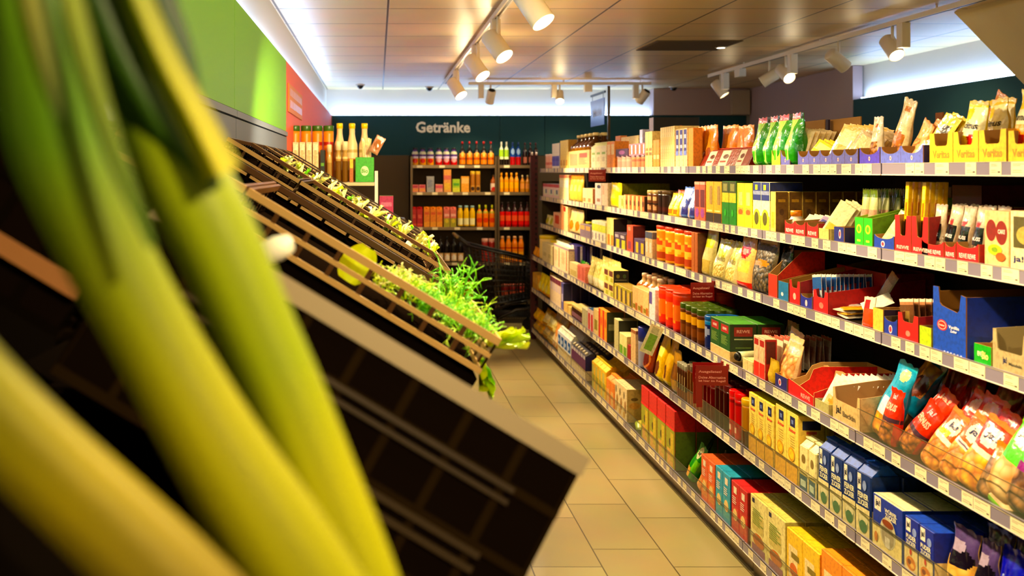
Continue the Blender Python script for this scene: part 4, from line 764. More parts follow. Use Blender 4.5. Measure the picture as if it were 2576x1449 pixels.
# ---- fourth shelf
run(3, 1341, 1352, 2, 622, P, 'tiny yellow bag', 'bag', 'small_bag', d=.05, col='#e8a830')
run(3, 1353, 1362, 1, 592, J, 'large cream tub with yellow lid', 'tub', 'tub', single=True, d=.1, col='#f0dc98', lid='#e8d020', gap=0)
run(3, 1352, 1392, 3, 588, J, 'cream tub with bright yellow lid', 'tub', 'tub', inset=.06, d=.1, single=True, col='#f0dc90', lid='#e8d418', rows=1, h=.20)
run(3, 1364, 1390, 2, 613, B, 'cream tall box with shaded side', 'box', 'tall_box', d=.12, col='#f0e4b0', side='#9a7428', art=[('r', .2, .3, .8, .5, '#d8cc90')])  # dark side colour is shade painted onto a cream box
run(3, 1393, 1430, 2, 619, B, 'cream wide box with pink stripe', 'box', 'wide_box', d=.11, col='#f0dcb8', art=[('r', .7, .1, .82, .9, '#e08868'), ('b', .92, 1, '#b8a0b0'), ('p', .1, .3, .6, .8, '#d8bc90')])
run(3, 1394, 1430, 1, 604, P, 'white bag lying on the cream wide boxes', 'bag', 'soft_bag', inset=.02, d=.05, zoff=.185, h=.045, col='#ecf0e8', fin='film')
run(3, 1398, 1432, 3, 603, P, 'frilly white bag behind cream wide boxes', 'bag', 'soft_bag', inset=.13, d=.05, col='#f0ecc8', h=.21)
PB = [('r', .35, .55, .6, 1, '#f0e8f8'), ('b', 0, .25, '#c81c18'), ('b', .25, .32, '#4c2858')]
run(3, 1431, 1452, 1, 616, B, 'deep purple box with white bar and red base', 'box', 'purple_box', rows=4, d=.07, inset=.05, col='#2a2070', side='#2c2078', sart=[('r', .35, .45, .6, 1, '#f0e8f8'), ('r', 0, 0, 1, .25, '#b81814')], art=PB, depthgap=.01)
run(3, 1433, 1452, 1, 662, B, 'low cream box in front of purple boxes', 'box', 'low_box', d=.05, col='#e0d0a0', art=[('r', .1, .1, .9, .5, '#c8b478')])
run(3, 1453, 1472, 2, 668, B, 'low box with red printed panel', 'box', 'low_box', d=.07, col='#e89080', art=[('p', .1, .1, .9, .9, '#c04838')])
run(3, 1457, 1475, 1, 648, P, 'green net bag above the red printed boxes', 'bag', 'small_bag', inset=.06, d=.04, h=.13, col='#3c9828', art=[('o', .5, .6, .3, .2, '#d8e8a0')])
caul = M('#f0e8a8', 'food', '#c0ac50', 35)
run(3, 1476, 1517, 3, 652, P, 'cauliflower pale bag with cream label', 'bag', 'pale_bag', d=.08, rows=2, col='#f0e498', art=[('r', .05, .5, .95, .9, caul), ('r', .1, .1, .9, .4, '#f4ecc8')])
run(3, 1519, 1543, 2, 676, B, 'cream box with brown photo', 'box', 'photo_box', stack=2, d=.10, col='#e0cc80', side='#16120c', sart=[('o', .3, .6, .12, .15, '#90903c'), ('o', .75, .6, .12, .15, '#4c6838'), ('r', .1, .3, .9, .34, '#a09c88')], art=[('r', .1, .5, .9, .9, '#6a3828'), ('r', .4, .1, .9, .4, '#a8a840')])
run(3, 1545, 1589, 4, 722, B, 'low yellow green and plum box', 'box', 'low_box', d=.10, col='#b8a838', art=[('r', .1, .1, .5, .8, '#e0c068'), ('r', .6, .1, .9, .9, '#5a4048')], side='#8a6c40', top='#a89048')
run(3, 1591, 1631, 3, 727, B, 'cream carton with green and brown corner', 'carton', 'carton', d=.06, gap=.001, col='#ecc890', art=[('r', .1, .1, .6, .28, '#98882c'), ('r', .6, .05, .95, .35, '#c07030')])
run(3, 1596, 1646, 4, 674, g_bottle, 'clear bottle of amber syrup', 'bottle', 'syrup_bottle', rows=2, inset=.07, d=.06, h=.205, col='#b8741c', cap='#f0d8c0', art=[('b', .72, 1, '#c8a878'), ('r', .2, .1, .8, .4, '#e0a860')], single=False, neckr=.34)
run(3, 1633, 1648, 1, 727, B, 'white and violet narrow pack', 'pack', 'narrow_pack', d=.06, col='#e8e0e4', art=[('r', 0, .5, .5, .9, '#6858a0')])
SW = [('b', .86, 1, '#e85828'), ('o', .5, .5, .4, .25, '#f0a028'), ('r', .55, .3, .9, .75, '#e87818'), ('r', .1, .62, .5, .74, '#f0e0b0'), ('b', 0, .08, '#c83018')]
run(3, 1650, 1704, 3, 727, J, 'orange red spice canister', 'canister', 'spice_canister', rows=3, d=.095, gap=.002, col='#e04818', lid='#e85420', lidf=.06, art=SW)
run(3, 1706, 1762, 4, 770, J, 'herb jar with green lid and yellow label', 'jar', 'herb_jar', rows=3, d=.055, col='#6a3814', lid='#4c6418', lidf=.16, art=[('r', .05, .55, .95, .85, '#e8b010'), ('r', .1, .15, .9, .45, '#8a5020')])
run(3, 1765, 1784, 1, 794, J, 'dark blue salt canister', 'canister', 'salt_canister', rows=2, d=.05, col='#202c68', lid='#2868b0', art=[('o', .4, .6, .3, .2, '#a0a8c8'), ('b', .85, 1, '#3880c0')])
GB = [('r', .12, .62, .88, .92, '#a83030'), ('t', .3, .72, .7, .82, '#f0d0c8', 'REWE'), ('p', .15, .15, .85, .5, '#88a858')]
run(3, 1787, 1836, 2, 850, B, 'cream shelf-ready carton', 'carton', 'carton', rows=2, d=.12, col='#e0c088', h=.045, gap=.001)
run(3, 1787, 1836, 2, 776, B, 'dark green box with red square label', 'box', 'spice_box', rows=2, d=.12, zoff=.047, h=.12, col='#1c5410', side='#14380c', top='#58983c', art=GB, sart=[('r', .15, .55, .85, .9, '#983028'), ('t', .25, .68, .75, .8, '#e8b8a8', 'REWE'), ('r', .15, .42, .85, .47, '#b8c8a0'), ('r', .2, .1, .8, .14, '#6a8c40')])
mb = MB(); mb.tube([(0, 0, 0), (0, .16, 0)], .021, M('#d8dcb0', 'film'), 16); mb.tube([(0, -.012, 0), (0, 0, 0)], [.015, .021], M('#1a1814', 'plastic'), 16)
placed(mb.build('dispenser_roll'), 'foil_roll', 'pale roll with black end lying on its side, fourth shelf', 'roll', (XF[3]+.012, Yat(1862, XF[3]+.02), DECK[3]+.038), (0, 0, -70))
run(3, 1868, 1893, 2, 905, B, 'pale low carton under the foil roll', 'carton', 'low_carton', d=.07, col='#e8d098', inset=.0)
RK = [('r', 0, 0, 1, .38, '#e84820'), ('r', .1, .8, .9, .95, '#b03020'), ('r', .1, .45, .9, .75, '#f0c8a0')]
run(3, 1896, 1924, 2, 848, B, 'red and cream dessert carton', 'carton', 'dessert_carton', d=.05, col='#f0c8a8', art=RK, side='#c03018', sart=[('r', .1, .4, .9, .95, '#6a2010')])
fan(3, 1930, 12, .09, .135, 'white sachet with reddish edge in the long row', inset=.07, step=.022, lean=0, side=0, col='#ece0c8', art=[('r', 0, .86, 1, .95, '#c07060'), ('r', .1, .2, .9, .7, '#d8b8a8')], zoff=.02)
gin = M('#f0c080', 'food', '#c07838', 45); seedm = M('#8a7434', 'food', '#3a2c0c', 80)
for i in range(3):
    X0 = XF[3]+.015+.055*i
    placed(g_pouch(.125, .05, .155, '#e8c898', [('r', .04, .06, .96, .70, gin), ('r', .05, .74, .95, .9, '#c8bca8')], seed=40+i, crest=.92), 'ginger_bag', 'clear bag of beige dried pieces, fourth shelf, '+['frontmost', 'second', 'third'][i], 'bag', (X0, Yat(1966, X0), DECK[3]+.03+.006*i), (-14, 4*i, -90), 'clear bags of beige dried pieces')
for i in range(8):
    X0 = XF[3]+.17+.026*i
    placed(g_pouch(.115, .03, .115, '#a89460', [('r', .04, .06, .96, .85, seedm if i > 1 else gin), ('r', 0, .9, 1, 1, '#c8bc98')], seed=50+i, crest=.92, nu=10, nv=12), 'seed_bag', 'bag of small seeds in the receding row, '+ordw[i]+' from the front', 'bag', (X0, Yat(1975, X0), DECK[3]+.03), (-12, 2, -90), 'bags of small seeds receding on the fourth shelf')
run(3, 1927, 1947, 1, 905, P, 'small mustard bag beside the dark blue tray', 'bag', 'small_bag', d=.04, col='#c8a848')
run(3, 1950, 1980, 1, 945, T, 'dark blue tray under the dried pieces', 'tray', 'display_tray', d=.22, col='#2c2c78', cut='n', sidecol='#1c1c58', art=[('o', .4, .5, .12, .25, '#f0d8e0'), ('o', .4, .5, .07, .15, '#c84858')])
def archtray(w, d, h):                                          # low red front, kraft rear wall with two arched cut-outs
    t = .003; mb = MB(); mr = M('#d8281c'); mk = M('#c09a64', 'card')
    mb.prism([(-w/2, 0), (w/2, 0), (w/2, h*.30), (0, h*.42), (-w/2, h*.5)], lambda p, s_: (p[0], t*s_, p[1]), mr, mk, mk)
    for sg in (-1, 1):
        sp = [(t, 0), (d, 0), (d, h), (d*.42, h), (d*.30, h*.9), (d*.22, h*.6), (t, h*.42)]; mb.prism(sp if sg > 0 else sp[::-1], lambda p, s_: (sg*(w/2-t*s_), p[0], p[1]), mr, mk, mk)
    sp = [(t, 0), (d, 0), (d, h*.98), (d*.30, h*.98), (d*.20, h*.90), (d*.15, h*.6), (t, h*.38)]; mb.prism(sp, lambda p, s_: (-w*.12-t*s_, p[0], p[1]), mr, mk, mk)
    mb.prism([(w/2, 0), (-w/2, 0), (-w/2, h*.9), (-w*.35, h*.95), (-w*.2, h*.9), (-w*.12, h*.55), (-w*.02, h*.9), (w*.2, h*.95), (w/2, h*.9)][::1], lambda p, s_: (p[0], d*.45-t*s_, p[1]), mr, mk, mk)
    mb.prism([(w/2, 0), (-w/2, 0), (-w/2, h), (w/2, h)], lambda p, s_: (p[0], d-t*s_, p[1]), mk, mk, mk); mb.box(-w/2+t, w/2-t, t, d-t, 0, t, mk)
    mb.text('REWE', lambda u, v: (w*(.02+.36*u), -.0006, h*(.12+.13*v)), M('#f0b8a8'))
    return mb.build('display_tray')
run(3, 1983, 2046, 1, 925, archtray, 'red tray with arched kraft dividers', 'tray', 'display_tray', d=.30)
fan(3, 2085, 12, .08, .125, 'white sachet with orange print tilting right', inset=.015, step=.020, lean=-12, side=42, col='#f0ece8', art=[('r', .1, .05, .9, .4, '#f0d0a0'), ('o', .5, .25, .3, .12, '#e8b060'), ('p', .1, .5, .9, .85, '#c8c0c0')], zoff=.012)
run(3, 2050, 2085, 1, 1010, T, 'pale green cardboard tray half hidden', 'tray', 'display_tray', d=.2, col='#b8b078', cut='n', inner='#a8986c')
def jatray(w, d, h): return g_tray(w, d, h, h*1.2, '#d8bc88', 'u', [('t', .12, .30, .32, .75, '#202028', 'ja!'), ('t', .38, .35, .85, .6, '#7a6a50', 'Backin')], cutd=.35, cutw=.85, slope=.55, inner='#b89468')
run(3, 2095, 2163, 1, 988, jatray, 'beige notched ja! tray', 'tray', 'display_tray', d=.28)
# the big soft bags
chips = M('#f0b840', 'food', '#c87818', 38); nutsr = M('#d88c40', 'food', '#7a3c14', 60); walnut = M('#b08050', 'food', '#4a2c14', 42); roast = M('#e8a850', 'food', '#b06818', 50); creamf = M('#e8cc98', 'food', '#b88850', 30)
def softbag(w, d, h, col, art, seed, nu=34, nv=40, crest=.92): return g_pouch(w, d, h, col, art, seed=seed, crest=crest, nu=nu, nv=nv)
def onshelf(s, x, ins): X0 = XF[s]+ins; return (X0, Yat(x, X0))
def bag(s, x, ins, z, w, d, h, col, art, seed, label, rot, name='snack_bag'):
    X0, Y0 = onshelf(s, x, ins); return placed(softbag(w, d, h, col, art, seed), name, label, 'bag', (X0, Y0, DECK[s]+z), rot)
TQ = '#18a0c8'
bag(3, 2196, .02, .004, .10, .07, .255, TQ, [('r', .08, .0, .92, .30, chips), ('r', .25, .30, .75, .52, '#e8f4f4'), ('o', .6, .85, .22, .08, '#d8e8a0'), ('b', .94, 1, '#40c0d8')], 60, 'tall turquoise crumpled bag on the fourth shelf', (-14, 10, -90))
bag(3, 2262, .14, .07, .11, .07, .20, '#187898', [('r', .0, .35, .9, .9, M('#e0a848', 'food', '#8a4814', 30)), ('o', .6, .5, .3, .2, '#6a3010')], 61, 'turquoise bag with golden biscuits shown, behind the tall one', (-20, 16, -90))
bag(3, 2330, .24, .02, .12, .07, .24, '#0c4c60', [], 62, 'turquoise bag with shade in its colour, back of fourth shelf', (-10, 4, -90))  # turquoise darkened: the shelf's inner shade is in the colour
JO = lambda: [('r', .05, .0, .95, .42, nutsr), ('b', .42, .5, '#503848'), ('t', .15, .62, .85, .74, '#f8d0b8', 'ERDNUSS'), ('t', .35, .80, .65, .92, '#e8c0c8', 'ja!')]
bag(3, 2214, .0, .002, .075, .055, .175, '#d84820', JO(), 63, 'orange red nut bag upright before the turquoise bag', (-8, 4, -90), 'nut_bag')
bag(3, 2262, .02, .004, .085, .055, .18, '#d84820', JO(), 64, 'orange red nut bag leaning right, between turquoise and ja! bags', (-16, 28, -92), 'nut_bag')
bag(3, 2290, .09, .02, .085, .05, .19, '#e05028', [('t', .2, .8, .8, .92, '#f8c8b0', 'ja!')], 65, 'plain orange red bag end behind the leaning nut bag', (-20, 24, -90), 'nut_bag')
JJ = lambda f: [('r', .03, .02, .97, .52, f), ('o', .5, .75, .30, .13, '#f4dcd0'), ('t', .30, .70, .70, .82, '#1c2050', 'ja!'), ('r', .1, .50, .9, .58, '#f0d8c8'), ('b', .93, 1, '#f08858')]
bag(3, 2318, .0, .003, .10, .06, .19, '#e06830', JJ(roast)+[('r', .1, .58, .6, .68, '#a8b838')], 66, 'orange ja! bag of yellow nuts, farthest of three in front', (-20, 20, -92), 'nut_bag')
bag(3, 2366, .0, .003, .10, .06, .20, '#e86c40', JJ(roast)+[('r', .2, .52, .8, .56, '#6a5068')], 67, 'orange ja! bag of yellow nuts, middle of three in front', (-20, 20, -90), 'nut_bag')
bag(3, 2412, .0, .003, .115, .07, .205, '#e85020', JJ(chips), 68, 'orange ja! bag of golden nuts, nearest of three in front', (-18, 14, -88), 'nut_bag')
bag(3, 2372, .10, .03, .10, .06, .20, '#e84818', [('o', .5, .8, .3, .1, '#f4dcd0')], 69, 'orange red bag in the second row, left', (-20, 18, -90), 'nut_bag')
bag(3, 2420, .10, .03, .11, .06, .20, '#e03c10', [('o', .5, .8, .3, .1, '#f4c8b0')], 70, 'orange red bag in the second row, middle', (-18, 8, -90), 'nut_bag')
bag(3, 2460, .08, .02, .11, .06, .19, '#e84010', [], 71, 'bright orange red crumpled bag in second row, right', (-18, 12, -88), 'nut_bag')
for i, (x, ins) in enumerate(((2350, .22), (2410, .24), (2470, .24), (2530, .26))):
    bag(3, x, ins, .04, .11, .06, .20, '#b82c10', [('o', .5, .8, .3, .1, '#a86050')], 72+i, 'orange red bag with shade in its colour, fourth shelf back, '+['farthest', 'second farthest', 'second nearest', 'nearest'][i], (-12, [8, -6, 12, 4][i], -90), 'nut_bag')  # red and badge both darkened, shade is put into their colours
bag(3, 2462, .0, .003, .085, .06, .15, '#d88040', [('r', .03, .02, .97, .7, walnut)], 77, 'clear bag of brown nuts between orange and green bags', (-16, 6, -90), 'nut_bag')
JG = lambda f: [('r', .03, .02, .97, .48, f), ('o', .38, .80, .28, .12, '#f0ecd0'), ('t', .20, .75, .56, .86, '#1c2030', 'ja!'), ('p', .15, .52, .85, .66, '#a8d020'), ('b', .93, 1, '#98e040')]
bag(3, 2487, .0, .02, .125, .07, .215, '#5cbc10', JG(creamf), 78, 'green ja! bag of pale crisps, farthest', (-20, 14, -90))
bag(3, 2545, .0, .01, .125, .075, .22, '#58b818', JG(walnut)+[('r', .03, .46, .97, .54, '#8c2880')], 79, 'green ja! bag with purple stripe', (-16, 6, -88))
bag(3, 2522, .12, .10, .14, .08, .19, '#4cae10', [('r', .1, .3, .9, .9, M('#d8a860', 'food', '#8a5420', 25))], 80, 'green edged bag of large pale pieces lying on top', (-40, 20, -90))
bag(3, 2500, .0, .0, .13, .05, .10, '#7cb820', [('r', .1, .1, .9, .9, creamf)], 81, 'pale crumpled bag bottom poking from under green bags', (-48, 20, -90))
bag(3, 2600, .0, .002, .12, .075, .20, '#8ac830', JG(walnut), 82, 'green ja! bag cut off by the right picture edge', (-16, 2, -90))
bag(3, 2575, .16, .05, .13, .08, .20, '#2c7c10', [], 83, 'green bag with shade in its colour, back of fourth shelf', (-14, -4, -90))  # green lowered to hold the shade at the back

# ---- fifth shelf
run(4, 1340, 1352, 2, 688, B, 'golden tall narrow pack', 'pack', 'tall_pack', d=.08, col='#d8a848', art=[('r', .2, .4, .8, .8, '#e8c878')])
run(4, 1353, 1377, 3, 692, P, 'bright yellow crumpled bag', 'bag', 'yellow_bag', d=.08, rows=2, col='#f0e020', art=[('o', .5, .4, .3, .2, '#f8f080'), ('r', 0, 0, 1, .2, '#e8a830')])
run(4, 1384, 1411, 4, 700, B, 'tall lilac and cream box', 'box', 'tall_box', d=.10, col='#ecd8b8', art=[('b', .80, 1, '#7c3850'), ('r', .1, .5, .9, .78, '#e0ccd0')])
run(4, 1412, 1417, 1, 712, B, 'indigo slim box with pale stripe', 'box', 'slim_box', rows=4, d=.07, col='#8078b0', side='#1c1858', art=[('r', .2, .3, .8, .6, '#d8d0e8'), ('b', .85, 1, '#5858a0')])
run(4, 1418, 1428, 1, 768, B, 'cream box under crimson tube', 'box', 'small_box', d=.08, col='#ecc880', h=.08)
mb = MB(); mb.lathe([(.0, 0), (.035, .002), (.038, .02), (.038, .055), (.0, .057)], 18, M('#d81848', 'plastic'))
placed(mb.build('tub'), 'tub', 'crimson round tub lying on the cream box, fifth shelf', 'tub', (XF[4]+.045, Yat(1424, XF[4]+.04), DECK[4]+.085), (-8, 0, -90))
run(4, 1429, 1436, 1, 772, B, 'cream small box right of crimson tub', 'box', 'small_box', d=.1, col='#ecd088')
run(4, 1437, 1463, 7, 772, J, 'dark spice jar with cream cap', 'jar', 'spice_jar', single=True, rows=2, d=.05, col='#4a2014', lid='#ecd898', lidf=.2, art=[('r', .2, .2, .8, .6, '#a07888')])
run(4, 1464, 1477, 2, 777, B, 'pale grey carton', 'carton', 'carton', rows=2, d=.10, col='#c8c4a0', top='#e0dcb8')
run(4, 1478, 1492, 2, 778, B, 'white and red packet box with blue top', 'box', 'packet_box', rows=2, d=.09, col='#f0d8d0', top='#1868a0', art=[('r', .3, 0, .9, .8, '#d83830'), ('p', .1, .2, .5, .7, '#e08070')], inset=0)
run(4, 1493, 1505, 1, 778, B, 'cream and olive slim box', 'box', 'slim_box', d=.10, col='#e0c890', art=[('r', .2, .2, .8, .6, '#98883c')])
run(4, 1506, 1526, 2, 779, B, 'orange tall box with red edge', 'box', 'tall_box', d=.12, rows=2, col='#e8a040', art=[('r', 0, 0, .4, 1, '#c83820'), ('o', .7, .6, .2, .15, '#d86018')], side='#4c4c24', sart=[('r', .1, .4, .9, .6, '#a8a878')])
run(4, 1545, 1556, 1, 803, B, 'white topped olive glass-like box', 'box', 'tall_box', rows=3, d=.12, col='#c8c090', side='#20200c', top='#e8e4b0')
run(4, 1558, 1577, 2, 841, B, 'cream pack with lime green patch', 'pack', 'pack', d=.10, col='#f0e8a8', art=[('r', .1, 0, .9, .45, '#78a818')], side='#ecdc98', sart=[('r', .1, 0, .6, .45, '#5c9018')])
run(4, 1579, 1586, 1, 868, B, 'small dark red pack', 'pack', 'small_pack', d=.06, col='#a81c18')
run(4, 1587, 1599, 2, 829, B, 'cream narrow box with brown top', 'box', 'narrow_box', d=.08, col='#e8c898', art=[('b', .9, 1, '#a86840')])
run(4, 1600, 1613, 1, 822, J, 'pale blue tube with dark blue cap', 'tube', 'tube', d=.05, rows=2, col='#a8a8c0', lid='#303890', lidf=.35)
coffee = M('#8a3010', 'food', '#3a1006', 60)
bag(4, 1618, .0, .002, .13, .07, .27, '#a84820', [('o', .5, .3, .38, .2, coffee), ('o', .5, .3, .44, .24, '#d88850'), ('o', .5, .3, .36, .19, '#6a1c08'), ('r', .1, .6, .9, .95, '#8a2810')], 90, 'reddish brown bag with round picture, fifth shelf', (-8, 8, -90), 'rice_bag')
ylw = M('#e8b818', 'food', '#b07808', 60)
bag(4, 1648, .0, .002, .12, .07, .27, '#e8c018', [('o', .5, .25, .2, .16, '#6a3808'), ('r', .2, .5, .8, .7, '#f8e880'), ('b', 0, .1, '#f0d828')], 91, 'yellow pointed bag with brown spot, farther', (-8, 2, -90), 'rice_bag')
bag(4, 1668, .01, .002, .12, .07, .25, '#d8a818', [('o', .5, .28, .2, .16, '#6a3808'), ('b', 0, .1, '#f0d828')], 92, 'yellow pointed bag with brown spot, nearer', (-8, 2, -90), 'rice_bag')
run(4, 1684, 1700, 1, 880, P, 'ochre patterned bag', 'bag', 'bag', d=.06, col='#b88828', art=[('r', .1, .3, .9, .7, '#8a5818')])
run(4, 1701, 1724, 4, 915, J, 'dark glass jar with grey lid', 'jar', 'small_jar', rows=3, d=.06, single=True, col='#5a3420', lid='#a8a490', art=[('r', .2, .3, .6, .8, '#c8b080'), ('b', 0, .3, '#8a4828')], fin='gloss')
run(4, 1726, 1762, 5, 925, J, 'brown jar with amber content', 'jar', 'small_jar', rows=3, d=.06, single=True, col='#6a3c18', lid='#7c6c58', art=[('r', .2, .4, .5, .9, '#c8a468'), ('b', 0, .35, '#a86838')], fin='gloss')
run(4, 1764, 1792, 3, 950, J, 'deep red berry jar', 'jar', 'berry_jar', rows=2, d=.065, single=False, col='#5a1410', lid='#8a2028', art=[('r', .2, .3, .5, .8, '#a85850')], fin='gloss', lidf=.18)
run(4, 1794, 1826, 3, 962, J, 'dark jam jar with tall body', 'jar', 'jam_jar', rows=2, d=.07, col='#3c140c', lid='#5c1c1c', art=[('r', .15, .3, .4, .9, '#b87858')], fin='gloss')
run(4, 1829, 1856, 2, 985, J, 'bright red canister', 'canister', 'red_canister', rows=3, d=.07, col='#c01c14', lid='#e02418', art=[('r', .2, .15, .6, .3, '#e8c8b0'), ('b', .85, .92, '#8a1008')])
run(4, 1858, 1876, 1, 1003, J, 'ochre canister beside red ones', 'canister', 'canister', rows=2, d=.07, col='#b07c18', lid='#d8b038', art=[('b', 0, .35, '#5c3010')])
BU = [('r', .3, .80, .75, .945, '#101c58'), ('r', .42, .84, .6, .9, '#8090c8'), ('t', .22, .72, .82, .77, '#e05848', 'Butter'), ('p', .3, .5, .75, .68, '#e0c070'), ('o', .45, .40, .30, .10, '#e0a830'), ('o', .45, .40, .22, .07, '#f0d050'), ('b', 0, .30, '#e8b410')]
run(4, 1884, 1947, 3, 1003, B, 'tall yellow biscuit box with dark blue square', 'box', 'biscuit_box', rows=2, d=.10, gap=.003, col='#f0dc78', top='#f0dc30', art=BU, side='#e8c868', sart=[('r', .15, .80, .85, .93, '#141c50'), ('r', .3, .74, .7, .78, '#c86048')])
run(4, 1951, 2008, 2, 1030, B, 'tall yellow biscuit box after the gap', 'box', 'biscuit_box', rows=3, d=.10, gap=.003, col='#f0dc78', top='#f0dc30', art=BU, side='#e8c868', sart=[('r', .15, .80, .85, .93, '#141c50'), ('r', .3, .74, .7, .78, '#c86048')])
FL = [('b', 0, .36, '#28586c'), ('r', .1, .42, .9, .62, '#f0e0a0'), ('o', .5, .72, .25, .1, '#8a7440'), ('r', .15, .1, .85, .25, '#c8d8c8'), ('b', .36, .40, '#c8b870')]
run(4, 2011, 2054, 2, 1108, K, 'cream flour bag with teal base', 'bag', 'flour_bag', rows=3, d=.085, gap=.006, col='#ece0a8', top='#f0e8b8', art=FL, twist=8)
ZU = [('b', .46, 1, '#143c7c'), ('r', .08, .72, .34, .98, '#f0ecd8'), ('t', .12, .78, .31, .92, '#202848', 'ja!'), ('t', .12, .60, .9, .69, '#f0ecc8', 'FEINER'), ('t', .12, .49, .9, .58, '#f0ecc8', 'ZUCKER'), ('o', .62, .82, .14, .08, '#98a8d8'), ('b', 0, .46, '#e8dca8'), ('o', .55, .22, .36, .16, '#98a880'), ('o', .55, .28, .34, .10, '#ece4b8'), ('o', .55, .16, .28, .10, '#3c7850')]
def zucker(w, d, h): return g_brick(w, d, h, '#143c7c', ZU, '#2c5cb8', 'paper')
run(4, 2058, 2190, 4, 1133, zucker, 'blue ja! sugar bag with bowl picture', 'bag', 'sugar_bag', rows=3, d=.10, gap=.010, twist=5)
WZ = [('b', .44, 1, '#1440a0'), ('r', .05, .72, .28, .98, '#f4eedc'), ('t', .09, .78, .25, .93, '#202848', 'ja!'), ('t', .42, .78, .84, .87, '#f0ecd0', 'WÜRFEL'), ('t', .44, .68, .82, .77, '#f0ecd0', 'ZUCKER'), ('b', 0, .44, '#ecdc9c'), ('o', .54, .40, .27, .30, '#c8c0a0'), ('o', .54, .36, .21, .22, '#a89c84'), ('o', .54, .58, .19, .07, '#8a4420'), ('r', .45, .12, .62, .32, '#d8d4c4'), ('o', .14, .2, .06, .10, '#c87c30')]
run(4, 2196, 2271, 1, 1262, B, 'large blue and cream ja! sugar cube box', 'box', 'sugar_cube_box', rows=3, d=.09, col='#1440a0', top='#e8e0b8', art=WZ, side='#1c48a8')
PZ = [('b', .46, 1, '#1838a0'), ('r', .08, .74, .42, .98, '#f4eedc'), ('t', .13, .79, .38, .93, '#202848', 'ja!'), ('o', .72, .78, .16, .08, '#98a8e0'), ('t', .12, .60, .85, .69, '#f0ecd0', 'PUDER'), ('t', .12, .49, .85, .58, '#f0ecd0', 'ZUCKER'), ('b', 0, .46, '#ecd8a0'), ('o', .5, .16, .36, .13, '#d88838'), ('o', .38, .18, .14, .05, '#8a3c10'), ('o', .62, .13, .14, .05, '#f0c070'), ('o', .5, .38, .08, .06, '#c83828')]
run(4, 2276, 2350, 2, 1318, B, 'blue ja! powdered sugar box with biscuit picture', 'box', 'powdered_sugar_box', rows=4, d=.07, gap=.003, col='#1838a0', top='#2850b8', art=PZ)
dk = M('#e8c070', 'food', '#c89040', 30)
def ridged(w, d, h): return g_pouch(w, d, h, '#e0b868', [('b', .58, 1, '#5a4878'), ('o', .55, .62, .42, .14, '#181020'), ('o', .35, .75, .3, .08, '#b0a0b8'), ('r', .05, .1, .95, .5, dk)], seed=95, crest=.93, nu=30, nv=34)
run(4, 2362, 2425, 1, 1330, ridged, 'tan bag with glossy purple top', 'bag', 'brown_sugar_bag', rows=3, d=.09)
run(4, 2430, 2474, 1, 1362, ridged, 'second tan bag with glossy purple top', 'bag', 'brown_sugar_bag', rows=3, d=.09)
run(4, 2480, 2610, 2, 1405, lambda w, d, h: g_pouch(w, d, h, '#1c2cb0', [('t', .2, .55, .7, .7, '#a8b8e8', 'ja!'), ('r', .1, .1, .9, .4, '#c8d0e8')], seed=97, nu=26, nv=30), 'royal blue bag at the bottom right picture edge', 'bag', 'salt_bag', rows=3, d=.10)

# ---- bottom shelf
run(5, 1340, 1361, 2, 782, P, 'golden yellow soft pack', 'pack', 'soft_pack', rows=2, d=.10, stack=2, col='#e8b020', art=[('r', .1, .3, .9, .8, '#f0c840')])
run(5, 1362, 1388, 2, 795, P, 'pale yellow soft pack', 'pack', 'soft_pack', rows=3, d=.10, stack=2, col='#f0e090', art=[('r', .1, .0, .9, .4, '#c89818'), ('r', .1, .6, .9, .9, '#f8f0b8')])
run(5, 1389, 1401, 2, 812, P, 'peach and cream soft pack', 'pack', 'soft_pack', rows=3, d=.10, col='#e8a868', art=[('o', .5, .4, .3, .25, '#f4e0b8')])
WB = [('r', .1, .45, .9, .85, '#1868b0'), ('b', 0, .4, '#ecdcb0'), ('r', .2, .55, .6, .7, '#c8d8f0')]
run(5, 1403, 1436, 4, 832, K, 'white and blue milk powder bag', 'bag', 'milk_powder_bag', rows=3, d=.08, col='#e8ecf4', art=WB, top='#f0f0e0')
MC = [('b', 0, .40, '#e8d8b8'), ('b', .40, 1, '#1c1868'), ('r', .0, .40, 1, .9, '#6a3468'), ('r', .1, .86, .9, 1, '#d8d0d8')]
run(5, 1438, 1473, 6, 873, g_carton, 'dark blue milk carton with cream cap', 'carton', 'milk_carton', rows=4, d=.075, col='#1c1868', cap='#f0e4c8', art=MC, top='#3c3848')
YP = [('r', .0, .0, .6, .9, '#c8c070'), ('r', .1, .3, .9, .55, '#a8a030'), ('b', .9, 1, '#f0c808')]
run(5, 1489, 1524, 4, 908, K, 'yellow vacuum pack', 'pack', 'coffee_pack', rows=2, d=.12, gap=.003, col='#f0c808', art=YP, top='#f4d010')
run(5, 1525, 1545, 2, 945, K, 'orange vacuum pack', 'pack', 'coffee_pack', rows=2, d=.12, gap=.003, col='#e88c18', art=[('r', .1, .0, .8, .6, '#e8b878')], top='#f09818')
run(5, 1520, 1560, 2, 938, J, 'rust brown tin at the back', 'tin', 'coffee_tin', rows=2, inset=.26, d=.10, h=.24, col='#8a3808', lid='#b85410')
run(5, 1547, 1577, 3, 967, B, 'cream carton with brown leaf pattern', 'carton', 'carton', rows=2, d=.12, col='#f0dcae', art=[('o', .3, .75, .15, .12, '#6a5430'), ('o', .6, .4, .2, .2, '#a87830'), ('o', .3, .15, .2, .1, '#d8a848')], side='#d8b878', sart=[('o', .4, .7, .2, .05, '#8a6c40'), ('o', .4, .5, .3, .1, '#e0a860')])
